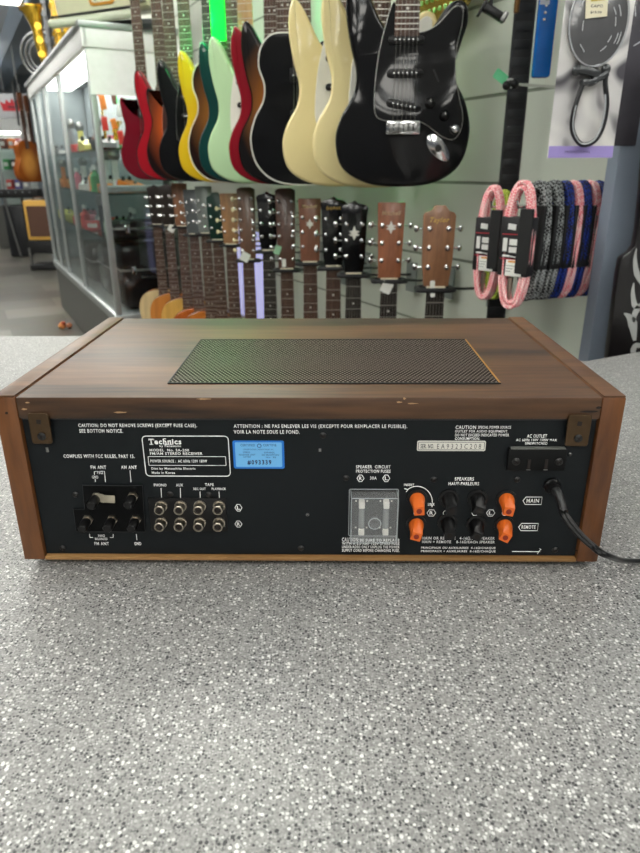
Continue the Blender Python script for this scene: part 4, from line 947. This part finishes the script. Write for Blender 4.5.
cl.ball((-.032, -.014, .148), .008).ball((.018, -.014, .150), .008); cl.obj('clamp', M('clamp_grey', (70,72,74), .25, .4), t)
dsk = [(.049*math.cos(a_)-.004, .207+.066*math.sin(a_)) for a_ in [2*PI*k/40 for k in range(40)]]
MB().prism(dsk, .003, .012, FR, .003, 2).obj('grey_disc', M('smoky_disc', (88,88,90), .22, 0, .2, 40, coat=.5), t)
MB().tube([(a_, -.013, c_) for a_, c_ in dsk], .0013, 6, closed=True).obj('disc_rim', M('clear_tube', (170,172,176), .1), t)
rr = random.Random(4)
b = MB()
for k in range(14):
    a0 = rr.uniform(0, 2*PI); rad = rr.uniform(.5, .9); b.tube([(-.004+.049*rad*math.cos(a0+j*.12), -.0135, .200+.066*rad*math.sin(a0+j*.12)+rr.uniform(-.001,.001)) for j in range(4)], .0007, 5)
b.obj('plastic_creases', M('crease_white', (214,216,220), .15), t)
MB().box((-.012, -.015, .226), (.036, .001, .030), Matrix.Rotation(R(-6), 4, 'Y')).obj('price_label', M('cream_label', (226,218,190), .6), t)
MB().box((-.012, -.0158, .237), (.022, .0004, .006), Matrix.Rotation(R(-6), 4, 'Y')).obj('label_stripe', M('gold_stripe', (196,170,60), .6), t)
text('$19.99', -.012, .218, .018, .004, -.0157, dark_ink, t, .02); text('CAPO', -.012, .227, .020, .004, -.0157, dark_ink, t, .02)
# second package behind
p = at(619, 146, 1.31); t = thing('carded_package', 'dark carded package in crinkled clear film behind the purple one', 'accessory package', p, R(4))
cd = MB().box((0, 0, .2), (.060, .010, .40), bev=.003).obj('card', M('smoky_card', (74,72,78), .25, 0, .4, 14, coat=.4), t)
b = MB()
for k in range(10): b.tube([(rr.uniform(-.02,.02), -.0058, .16+.022*k), (rr.uniform(-.02,.025), -.006, .175+.022*k)], .0008, 5)
b.obj('film_creases', M('crease_white', (214,216,220), .15), cd)
for (px, d_, lb) in ((580, 1.262, 'long metal hook carrying the purple carded capo, above the frame'), (619, 1.32, 'long metal hook carrying the smoky carded package, above the frame'), (545, 1.50, 'metal hook carrying the blue packet, above the frame')):
    a = at(px, 158, d_); a.z = 1.27+.385 if px != 545 else at(545, 78, 1.5).z+.31; wl_ = (WP-Vector((a.x, a.y, 0))).dot(NV)
    t = thing('wall_hook', lb, 'hook', a); MB().tube([(0,0,.012), (0,0,0), NV*(wl_+.01)], .003, 8).obj('rod', chrome, t)
# grey post at the end of the slat wall
p = at(589, 352, 1.31); po = struct(MB().prism([(0,0),(.30,0),(.30,.05),(0,.05)], 0, 3.2).obj('trim_3', M('post_blue_grey', (128,138,152), .45, 0, .03, 4)))
po.location = (p.x, p.y, 0)
# black display board with silver flames
pb = at(640, 350, 1.25); t = thing('display_board', 'black shaped board with silver flame curls leaning at the counter edge right', 'display board', (0, pb.y, 0))
def Q(px, py):
    r = ray(px, py); q = CAMP + r*((pb.y-CAMP.y)/r.y); return (q.x, q.z)
bx_ = Q(602.5,372)
ol = [(bx_[0]-.03, 0), bx_, Q(604,352), Q(609,312), Q(613.5,275), Q(616.5,258), Q(619,255), Q(625,251), Q(630,245), Q(633,228), Q(636.5,195), Q(640,150), Q(652,60), Q(760,60), Q(740,372), (Q(740,372)[0], 0)]
MB().prism(ol, 0, .02, FR, .002, 2).obj('panel', M('board_black', (13,10,11), .28, 0, .1), t)
silv = M('flame_silver', (176,178,176), .35, .3)
def curl(pts, rs):
    P_ = [Vector(Q(q[0]-5, q[1])) for q in pts]; s_ = spline([Vector((a[0], a[1], 0)) for a in P_], 5, False); n = len(s_)
    L1, L2 = [], []
    for i, c_ in enumerate(s_):
        u = i/(n-1)*(len(rs)-1); k = min(int(u), len(rs)-2); r_ = rs[k]+(rs[k+1]-rs[k])*(u-k)
        tn = (s_[min(i+1, n-1)]-s_[max(i-1, 0)]).normalized(); nr = Vector((-tn.y, tn.x, 0)); L1.append(c_+nr*r_); L2.append(c_-nr*r_)
    return [(v.x, v.y) for v in L1]+[(v.x, v.y) for v in reversed(L2)]
for i, (pts, rs) in enumerate(((((636.5,247),(635,258),(637,272),(642,283)), (.0003,.002,.003,.001)), (((634,281),(633,291),(635,303),(640,306)), (.0003,.002,.003,.001)),
                ((((624.5,311),(630,315),(633,322),(635,338))), (.0004,.0035,.005,.0015)), (((642,302),(638,306),(635,312),(634,320)), (.002,.0035,.003,.001)),
                (((641,343),(636,343),(633.5,348),(636,353),(641,352)), (.0025,.003,.003,.002,.001)), (((644,250),(648,275),(646,300),(652,330)), (.001,.004,.004,.001)), (((650,200),(646,220),(650,240)), (.0004,.003,.001)))):
    o_ = MB().prism(curl(pts, [v*1.7 for v in rs]), .0203, .0215, FR).obj('silver_flame', silv, t)

# ================================================================ LEFT SIDE: showcase and aisle
c0 = atz(126, 387, 0); CO = Vector((c0.x, c0.y, 0)); glassm = glass()
alu = M('aluminium', (168,172,172), .35, .6, .05); whitep = M('white_trim', (236,238,236), .4)
HT = atz  # heights of the case
CH = (CAMP + ray(80, 22)*((CO.y-CAMP.y)/ray(80, 22).y)).z; CB = (CAMP + ray(117, 316)*((CO.y-CAMP.y)/ray(117, 316).y)).z
CL, CW = 2.9, .46
case = thing('glass_showcase', 'tall aluminium and glass showcase with white header painted as lit, left of the guitars', 'showcase', CO, RZ)
MB().box((CW/2, CL/2, CB/2), (CW, CL-.02, CB-.02)).obj('plinth', M('plinth_grey', (92,92,88), .5), case)
b = MB(); b.box((CW/2, CL/2, CB-.02), (CW+.03, CL+.03, .05), bev=.004); b.obj('bottom_rail', alu, case)
ys = (0.0, 1.15, 1.95, 2.45, CL)
for y in ys:
    MB().box((.012, y+.012, (CB+CH)/2), (.034, .034, CH-CB), bev=.003).obj('post', alu, case)
MB().box((CW-.012, .012, (CB+CH)/2), (.03, .03, CH-CB)).obj('post', alu, case); MB().box((CW-.012, CL, (CB+CH)/2), (.03, .03, CH-CB)).obj('post', alu, case)
hd = MB().box((CW/2, CL/2, CH-.01), (CW+.06, CL+.06, .03), bev=.004).obj('top_frame', alu, case)
MB().box((.0, CL/2, CH-.065), (.03, CL+.04, .10), bev=.01).box((CW/2, -.005, CH-.065), (CW+.04, .03, .10), bev=.01).obj('header', M('white_painted_as_lit', (252,252,250)), case)
MB().box((CW/2, -.003, CH-.22), (CW, .008, .22)).obj('header_glow_stand_in', M('white_painted_as_lit', (252,252,250), .4, 0, .01, 5, emit=1.5), case)  # white panel standing in for the brightly lit case interior behind glass
for a_, c_ in zip(ys, ys[1:]): MB().box((.008, (a_+c_)/2+.01, (CB+CH)/2), (.005, c_-a_-.03, CH-CB-.06)).obj('glass_pane', glassm, case)
MB().box((CW/2, .008, (CB+CH-.2)/2-.05), (CW-.05, .005, CH-CB-.34)).obj('glass_pane', glassm, case)
MB().box((CW-.005, CL/2+.2, (CB+CH)/2), (.01, CL-.45, CH-CB-.05)).obj('back_panel', M('case_back', (160,168,172), .5), case)
shz = [CB+.42, CB+.68, CB+.92]
for z in shz: MB().box((CW/2, CL/2, z), (CW-.06, CL-.1, .010)).obj('shelf', glass('shelf_glass', refl=.16, tint=(200,214,210)), case)
MB().box((CW/2, CL-.03, (CB+CH)/2), (CW-.05, .01, CH-CB-.05)).obj('end_panel', M('case_back', (160,168,172), .5), case)
MB().box((CW*.5, CL/2, CH-.04), (.20, CL-.2, .02)).obj('light_tube', M('case_tube', (255,253,246), .5, 0, .01, 5, emit=CASE), case)
def incase(x, y, z): return CO + NV*x + DV*y + Vector((0, 0, z))
ci = 0
def shelf_thing(name, label, cat, x, y, z, fn, grp='goods inside the glass showcase', rz=0):
    t = thing(name, label, cat, incase(x, y, z), RZ+rz, grp); fn(t); return t
# bottom: black glossy cases
def blackcase(w, d, h, hi=False):
    def f(t):
        MB().box((0,0,h/2), (w,d,h), bev=min(.05, h*.3)).obj('shell', gloss('case_black', (16,18,22)), t)
        MB().box((0,0,h*.6), (w+.004,d+.004,.012), bev=.002).obj('rim', steel, t)
        MB().tube(spline([(-.06,-d/2-.005,h*.5),(-.05,-d/2-.04,h*.5),(.05,-d/2-.04,h*.5),(.06,-d/2-.005,h*.5)],4,False), .008, 8).obj('handle', blackp, t)
        for s_ in (-1, 1): MB().box((s_*w*.3,-d/2-.004,h*.6), (.03,.01,.05), bev=.003).obj('latch', chrome, t)
    return f
shelf_thing('instrument_case', 'large glossy black case standing low in the near end of the showcase', 'case', .25, .22, CB+.006, blackcase(.36, .26, .40))
shelf_thing('instrument_case', 'black case lying on the lowest glass shelf of the showcase near end', 'case', .24, .22, shz[0]+.006, blackcase(.36, .26, .10))
shelf_thing('instrument_case', 'black case in the lower middle of the showcase beyond the near post', 'case', .25, .72, CB+.006, blackcase(.34, .5, .34))
shelf_thing('instrument_case', 'black case at the lower far part of the showcase', 'case', .25, 1.5, CB+.006, blackcase(.34, .6, .28))
def flat_tray(t):
    MB().box((0,0,.02), (.38,.2,.035), bev=.006).obj('tray', M('grey_tray', (140,146,148), .35), t)
shelf_thing('display_tray', 'pale grey tray on the middle shelf, near end of the showcase', 'tray', .22, .18, shz[1]+.006, flat_tray)
cols = [(236,236,234),(214,60,52),(240,140,60),(60,60,66),(94,90,150),(226,120,140),(60,160,84),(150,154,158),(230,224,120),(30,32,36),(206,200,190),(120,70,52)]
rr = random.Random(21)
def small_item(kind, c):
    mt = M('item_%d_%d_%d' % c, c, .4, 0, .1)
    def f(t):
        if kind == 'mouthpiece_box':
            MB().box((0,0,.02), (.07,.05,.04), bev=.003).obj('box_body', mt, t); MB().box((0,-.0255,.02), (.045,.001,.02)).obj('box_label', papr, t)
        elif kind == 'polish_bottle':
            MB().prof((0,0,0), (0,0,1), [(0,.022),(.06,.022),(.075,.009),(.085,.009)], 16).obj('bottle_body', mt, t); MB().prof((0,0,.085), (0,0,1), [(0,.011),(.02,.010)], 14).obj('bottle_cap', whitep, t)
        elif kind == 'effects_pedal':
            MB().hexa([(-.035,-.055,0),(.035,-.055,0),(.035,.055,0),(-.035,.055,0)], [(-.035,-.055,.025),(.035,-.055,.025),(.035,.055,.05),(-.035,.055,.05)]).obj('pedal_body', mt, t)
            for s_ in (-1,1): MB().cyl((s_*.018,.035,.045),(s_*.018,.035,.062), .009, .007).obj('knob', blackp, t)
            MB().cyl((0,-.03,.03),(0,-.03,.042), .008).obj('foot_switch', chrome, t)
        elif kind == 'microphone':
            MB().cyl((0,0,0),(0,0,.13), .012, .016).obj('mic_body', mt, t); MB().ball((0,0,.15), .027).obj('mic_grille', steel, t)
    return f
where = {'mouthpiece_box': 'small box', 'polish_bottle': 'small bottle', 'effects_pedal': 'effects pedal', 'microphone': 'microphone'}
cn = {0:'white',1:'red',2:'orange',3:'charcoal',4:'violet',5:'pink',6:'green',7:'grey',8:'cream',9:'black',10:'beige',11:'brown'}
for si, z in enumerate([shz[0], shz[1], shz[2], CB]):
    for y in ([.52, .68, .84, 1.0, 1.3, 1.5, 1.7, 2.1, 2.3] if si else [.5, .62, .78, .95, 1.3, 1.55, 1.75, 2.2]):
        if si == 3: break
        for x in (.10, .27):
            k = rr.choice(list(where)); ci_ = rr.randrange(len(cols)); sc_ = rr.uniform(1.1, 1.5)
            place = 'near post' if y < 1.1 else ('second pane' if y < 1.9 else 'far pane')
            shelf_thing(k, '%s %s on the %s shelf by the %s in the showcase, %s row' % (cn[ci_], where[k], ('lowest','middle','top')[si], place, 'front' if x < .2 else 'back'), where[k].split()[-1], x+rr.uniform(-.02,.02), y, z+.0055, small_item(k, cols[ci_]), rz=rr.uniform(-.5,.5)).scale = (sc_,)*3
for i, (x, k, ci_) in enumerate(((.08,'effects_pedal',7),(.20,'polish_bottle',4),(.33,'effects_pedal',9),(.12,'mouthpiece_box',0))):
    shelf_thing(k, '%s %s on the top glass shelf at the near end of the showcase' % (cn[ci_], where[k]), where[k].split()[-1], x, .10+.1*(i == 3), shz[2]+.0055, small_item(k, cols[ci_]))
# hanging tags and straps on a sloping rail behind the near glass
rl = thing('display_rail', 'sloping steel rail with hanging packets inside the showcase top', 'rail', incase(.06, .30, 0), RZ, None)
zr0 = shz[2]+.42; MB().cyl((0,0,zr0), (.34,.02,zr0+.20), .008, seg=10).obj('rail_bar', steel, rl)
hg = [(.02,1,.05),(.05,2,.13),(.09,0,.02),(.12,11,.14),(.15,2,-.02),(.17,0,.10),(.20,2,.0),(.23,10,.12),(.26,1,.05),(.05,1,.24),(.10,2,.27),(.14,0,.22),(.18,10,.25),(.22,5,.27),(.26,0,.20),(.30,11,.18),(.07,5,.34),(.13,1,.36),(.19,0,.35),(.25,5,.36)]
for i, (x, ci_, dz) in enumerate(hg):
    zt_ = zr0+.20*x/.34-.02-dz
    t = thing('hanging_packet', '%s packet under the sloping rail in the showcase, %s' % (cn[ci_], ('upper row','middle row','lower row')[0 if dz < .1 else (1 if dz < .23 else 2)]), 'packet', incase(.06+x, .29-.012*(i % 3), zt_-.05), RZ, 'packets hanging in the showcase')
    MB().box((0,0,0), (.034,.008,.075 if i % 2 else .055), Matrix.Rotation(R(rr.uniform(-14,14)), 4, 'Y'), bev=.003).obj('packet_body', M('item_%d_%d_%d' % cols[ci_], cols[ci_], .4), t)
    MB().tube([(0,0,.03),(0,0,.05+dz)], .0012, 5).obj('hang_loop', whitep, t)
# saxophones
brassg = M('sax_brass', (206,166,56), .22, .8, .25, 40)
def saxophone(label, p, s=1.0, rz=0, mt=brassg, flip=1, bell=True):
    t = thing('saxophone', label, 'saxophone', p, rz, None); b = MB()
    path = [(0,0,.62),(0,0,.40),(0,0,.15),(.005,0,.05),(.04*flip,0,.0),(.09*flip,0,.02),(.11*flip,0,.10),(.12*flip,0,.22),(.135*flip,0,.30)]
    sp = spline([Vector(q)*s for q in path], 6, False); n = len(sp)
    rs = [(.011+.022*(i/(n-1)) if i < n*.85 else .033+.035*((i/(n-1)-.85)/.15)**1.6)*s for i in range(n)]
    b.tube(sp, rs, 16, caps=False); b.obj('sax_body', mt, t)
    MB().tube([Vector(q)*s for q in ((0,0,.62),(-.01*flip,0,.68),(-.06*flip,0,.71),(-.12*flip,0,.69))], [.011*s,.010*s,.009*s,.008*s], 10).obj('sax_neck', mt, t)
    MB().cyl(Vector((-.12*flip,0,.69))*s, Vector((-.17*flip,0,.675))*s, .010*s, .007*s).obj('mouthpiece', blackp, t)
    bl = sp[-1]; MB().tube([(bl.x+.068*s*math.cos(a_), bl.y+.068*s*math.sin(a_), bl.z) for a_ in [2*PI*k/24 for k in range(24)]], .003, 6, closed=True).obj('bell_rim', mt, t)
    for k in range(7): MB().cyl((.0,-.016*s,(.12+.065*k)*s), (.0,-.030*s,(.12+.065*k)*s), .014*s, seg=14).obj('key_cup', mt, t)
    for k in range(3): MB().cyl((.105*flip*s,-.03*s,(.06+.07*k)*s), (.105*flip*s,-.043*s,(.06+.07*k)*s), .02*s, seg=14).obj('key_cup', mt, t)
    MB().tube([Vector(q)*s for q in ((.014,-.026,.1),(.014,-.028,.56))], .002*s, 6).obj('key_rod', mt, t)
    return t
saxophone('gold saxophone standing inside the glass showcase behind the second pane', incase(.28, 1.2, shz[2]+.02), .62, R(10))
topz = CH+.008
saxophone('gold saxophone on top of the showcase nearest the cream instrument', incase(.12, 1.30, topz), 1.15, R(-10))
saxophone('gold saxophone on top of the showcase, middle of the three', incase(.14, 1.75, topz), 1.25, R(15), flip=-1)
saxophone('gold saxophone on top of the showcase, farthest of the three', incase(.16, 2.0, topz), 1.35, R(0))
saxophone('silver-grey saxophone on top of the showcase behind the gold ones', incase(.14, 2.3, topz), 1.35, R(5), M('silver_sax', (112,114,116), .35, .8, .3, 40))
t = thing('brass_horn', 'silver coiled horn at the far end of the showcase top', 'horn', incase(.10, 2.55, topz+.0), R(10))
for k, r_ in enumerate((.16, .13, .10)):
    MB().tube([(r_*math.cos(a_), .02*k, .18+r_*1.05*math.sin(a_)) for a_ in [2*PI*j/28 for j in range(28)]], .010, 8, closed=True).obj('tubing', M('silver_sax', (112,114,116), .35, .8, .3, 40), t)
MB().cyl((.0,.0,.0), (.0,.0,.09), .035, .012).obj('stand_foot', blackp, t)
# cream lap instrument on the case top
p = at(108, 14, 3.98)
t = thing('cream_keyboard', 'cream instrument with rounded edge and orange-framed badge on top of the showcase', 'keyboard instrument', p, R(3))
crb = M('cream_shell', (222,216,186), .35); T = Matrix.Rotation(R(-7), 4, 'Y')
bo = MB(T).box((0,0,.10), (.48,.20,.22), bev=.02).obj('case_body', crb, t)
MB(T).cyl((-.27,-.11,-.035), (.18,-.11,-.035), .022, seg=16).ball((-.27,-.11,-.035), .022).obj('rounded_lip', M('pale_lip', (206,210,190), .35), t)
MB(T).box((-.04,-.112,-.006), (.46,.02,.007)).obj('dark_slit', blackm, t)
bd = MB(T).prism(rrect(-.06,.02,.07,.12,.02), .10, .108, FR, .003, 2).obj('orange_frame', M('orange_frame', (222,150,52), .4), t)
MB(T).prism(rrect(-.045,.032,.055,.108,.012), .108, .111, FR, .001, 1).obj('badge_face', crb, bd)
for k in range(3): MB(T).box((-.025+.03*k,-.1125,.066), (.014,.002,.05), bev=.002).obj('badge_key', M('grey_key', (120,122,126), .4), bd)
MB(T).box((.21,-.11,.03), (.04,.03,.05), bev=.008).obj('corner_clasp', chrome, t)
for x in (-.09, -.02): MB().cyl((x,-.06,-.10), (x,-.06,-.02), .006, seg=8).obj('wire_leg', chrome, t)
MB(Matrix.Rotation(R(-3), 4, 'Y')).box((.10,0,-.065), (.36,.14,.05), bev=.02).obj('dark_base', M('dark_base', (40,44,46), .5), t)

# aisle: amplifiers and stands beyond the showcase
tweed = M('tweed_yellow', (206,160,72), .6, 0, .2, 120); grilb = M('brown_grille', (84,56,42), .7, 0, .2, 200)
def ground(px, py): q = atz(px, py, 0); return Vector((q.x, q.y, 0))
g1 = ground(41, 270)
t = thing('amplifier_stand', 'black two-legged stand on the aisle floor carrying the tweed amplifier', 'stand', g1, R(4))
dA_ = g1.y-CAMP.y
za = at(41, 240, dA_).z; zb = at(41, 200, dA_).z
MB().box((.07,0.12,za-.09), (.36,.3,.16), bev=.01).obj('top_box', blackm, t)
MB().box((-.10,-.02,(za-.1)/2), (.03,.03,za-.1)).obj('leg', steel, t); MB().box((.22,-.02,(za-.1)/2), (.03,.03,za-.1)).obj('leg', steel, t)
MB().box((.07,.12,.04), (.38,.34,.07), bev=.01).obj('base', blackm, t)
t = thing('guitar_amplifier', 'yellow tweed guitar amplifier with brown grille on a black stand', 'amplifier', g1+Vector((.06,.12,za-.005)), R(4))
hA = zb-za
MB().box((0,0,hA/2), (.34,.24,hA), bev=.02).obj('cabinet', tweed, t); MB().box((0,-.122,hA/2-.01), (.26,.008,hA-.12)).obj('grille_cloth', grilb, t)
MB().tube(spline([(-.07,0,hA),(-.05,0,hA+.03),(.05,0,hA+.03),(.07,0,hA)],4,False), .008, 8).obj('handle', M('leather', (90,60,40), .5), t)
g2 = ground(23, 257); d2_ = g2.y-CAMP.y; zk = at(22, 198, d2_).z; zt2 = at(22, 187, d2_).z
t = thing('keyboard_stand', 'black folding stand in the aisle left of the tweed amplifier', 'stand', g2, R(8))
MB().box((-.02,.1,zk/2-.05), (.30,.25,zk-.12), bev=.02).obj('black_case', M('case_black2', (24,26,30), .5), t)
MB().box((-.06,-.06,zk/2), (.03,.02,zk), Matrix.Rotation(R(-7), 4, 'Y')).obj('leg', steel, t); MB().box((.14,-.05,zk/2), (.03,.02,zk)).obj('leg', blackm, t)
t = thing('stage_keyboard', 'black keyboard lying on the folding stand in the aisle', 'keyboard', g2+Vector((.08,.05,zk+.005)), R(8))
MB().box((0,0,.06), (.62,.3,.12), bev=.01).obj('keyboard_body', blackm, t)
for k in range(5): MB().cyl((-.2+.1*k,-.15,.08), (-.2+.1*k,-.162,.08), .014).obj('knob', chrome, t)
g3 = ground(5, 243); t = thing('guitar_amplifier', 'small wood-fronted amplifier at the far left edge of the aisle', 'amplifier', g3, R(12))
MB().box((0,0,.34), (.34,.26,.6), Matrix.Rotation(R(6), 4, 'Y'), bev=.02).obj('cabinet', M('honey_wood', (206,146,60), .5), t); MB().box((-.06,-.14,.38), (.12,.02,.4), bev=.01).obj('grille_cloth', papr, t)
MB().box((.13,-.1,.1), (.16,.16,.18), bev=.02).obj('black_foot', blackm, t)
# hanging sunburst guitars over the aisle
for k, (px, lb) in enumerate(((30, 'honey sunburst guitar hanging beyond the showcase above the black keyboard'), (36, 'second honey sunburst guitar hanging behind the first beyond the showcase'))):
    p = at(px, 182, 9.0+.3*k); t = thing('acoustic_guitar', lb, 'acoustic guitar', p, R(68))
    MB().prism(spline([Vector(q)*1.0 for q in dread], 3), -.045, .045, FR, .004, 2).obj('body', burst('sunburst_honey', (214,150,70), (140,74,26)), t)
    neck(t, .846, .40, .645, rosew, -.047, .0218, .0275, 20, mahog, 'far')
    MB(Matrix.Translation((0,0,.85))).prism(hs_square, .03, .05, FR, .001, 1).obj('headstock', mahog, t)
    MB().box((0,.03,.92), (.02,.02,.5)).obj('hanging_bracket', steel, t)
# second showcase
g4 = at(0, 178, 11.6); C2 = Vector((g4.x-.2, g4.y, 0)); z2t = at(10, 118, 11.6).z
t = thing('glass_showcase', 'white lit showcase at the far end of the aisle below the crown sign', 'showcase', C2, RZ*.3)
MB().box((.32,.3,.35), (.66,.6,.70)).obj('plinth', M('plinth_grey', (92,92,88), .5), t)
MB().box((.32,.3,z2t-.08), (.70,.64,.22)).obj('header', whitep, t); MB().box((.32,.58,(z2t+.7)/2), (.62,.02,z2t-.7)).obj('back_panel', whitep, t)
for x in (0, .12, .22, .65): MB().box((x,.0,(z2t+.7)/2), (.035,.03,z2t-.7)).obj('post', alu, t)
MB().box((.32,.02,(z2t+.7)/2-.1), (.62,.005,z2t-.95)).obj('glass_pane', glassm, t)
MB().box((.32,.2,z2t-.21), (.5,.05,.03)).obj('light_tube', MC['case_tube'], t)
for k in range(3): MB().box((.34,.3,.95+.32*k), (.56,.5,.01)).obj('shelf', MC['shelf_glass'], t)
for k in range(3):
    for j in range(3):
        ci_ = (k*5+j*3+1) % 12; q = thing('effects_pedal', '%s boxed item in the far showcase, %s shelf, %s' % (cn[ci_], ('lowest','middle','top')[k], ('left','centre','right')[j]), 'box', C2+Vector((.30+.14*j, .14, .957+.32*k)), 0, 'goods in the far showcase')
        MB().box((0,0,.08), (.10,.12,.16), bev=.01).obj('box_body', M('item_%d_%d_%d' % cols[ci_], cols[ci_], .4), q); MB().box((0,-.061,.08), (.07,.002,.06)).obj('box_label', papr, q)
# crown sign
p = at(13, 106, 10.3); sg = thing('hanging_sign', 'pale sign with a red crown shape at the far end of the aisle', 'sign', p, R(8))
s1 = at(25, 106, 10.3).x-p.x
MB().box((0,0,0), (.42,.03,.32), bev=.004).obj('board', M('sign_grey', (176,178,182), .5), sg)
cw = [(1.2*a_, 1.2*b_) for a_, b_ in [(-.12,-.055),(.11,-.055),(.135,.055),(.085,.02),(.06,.07),(.025,.03),(0,.085),(-.025,.03),(-.065,.07),(-.085,.02),(-.14,.05)]]
MB().prism(cw, .0152, .019, FR).obj('red_crown', M('crown_red', (186,28,44), .5), sg); MB().prism(rrect(-.07,-.03,.07,-.0,.01), .0192, .020, FR).obj('crown_band', M('crown_dark', (110,20,36), .5), sg)
MB().cyl((-.1,0,.13), (-.1,0,3.2-p.z), .004).cyl((.1,0,.13), (.1,0,3.2-p.z), .004).obj('wire', steel, sg)
# leaf litter / ornament on the floor by the plinth
g5 = ground(70, 329); t = thing('orange_ornament', 'small orange and brown ornament on the floor by the showcase plinth', 'ornament', g5+Vector((-.06,0,0)))
for x, y, z, c_, r_ in ((0,0,.03,(206,130,70),.03),(.05,.02,.025,(150,90,60),.025),(-.03,.03,.02,(220,170,110),.02),(.02,-.02,.055,(170,70,40),.018)):
    MB().ball((x,y,z), r_, (1,.9,1)).obj('lump', M('orn_%d' % c_[0], c_, .6), t)
# ================================================================ LIGHT
w = bpy.data.worlds.new('world'); S.world = w; w.use_nodes = True
w.node_tree.nodes['Background'].inputs[0].default_value = (.8, .86, .9, 1); w.node_tree.nodes['Background'].inputs[1].default_value = .15
S.view_settings.view_transform = 'Standard'; S.view_settings.look = 'None'; S.view_settings.gamma = 1; S.view_settings.use_curve_mapping = False
S.view_settings.exposure = 0.0
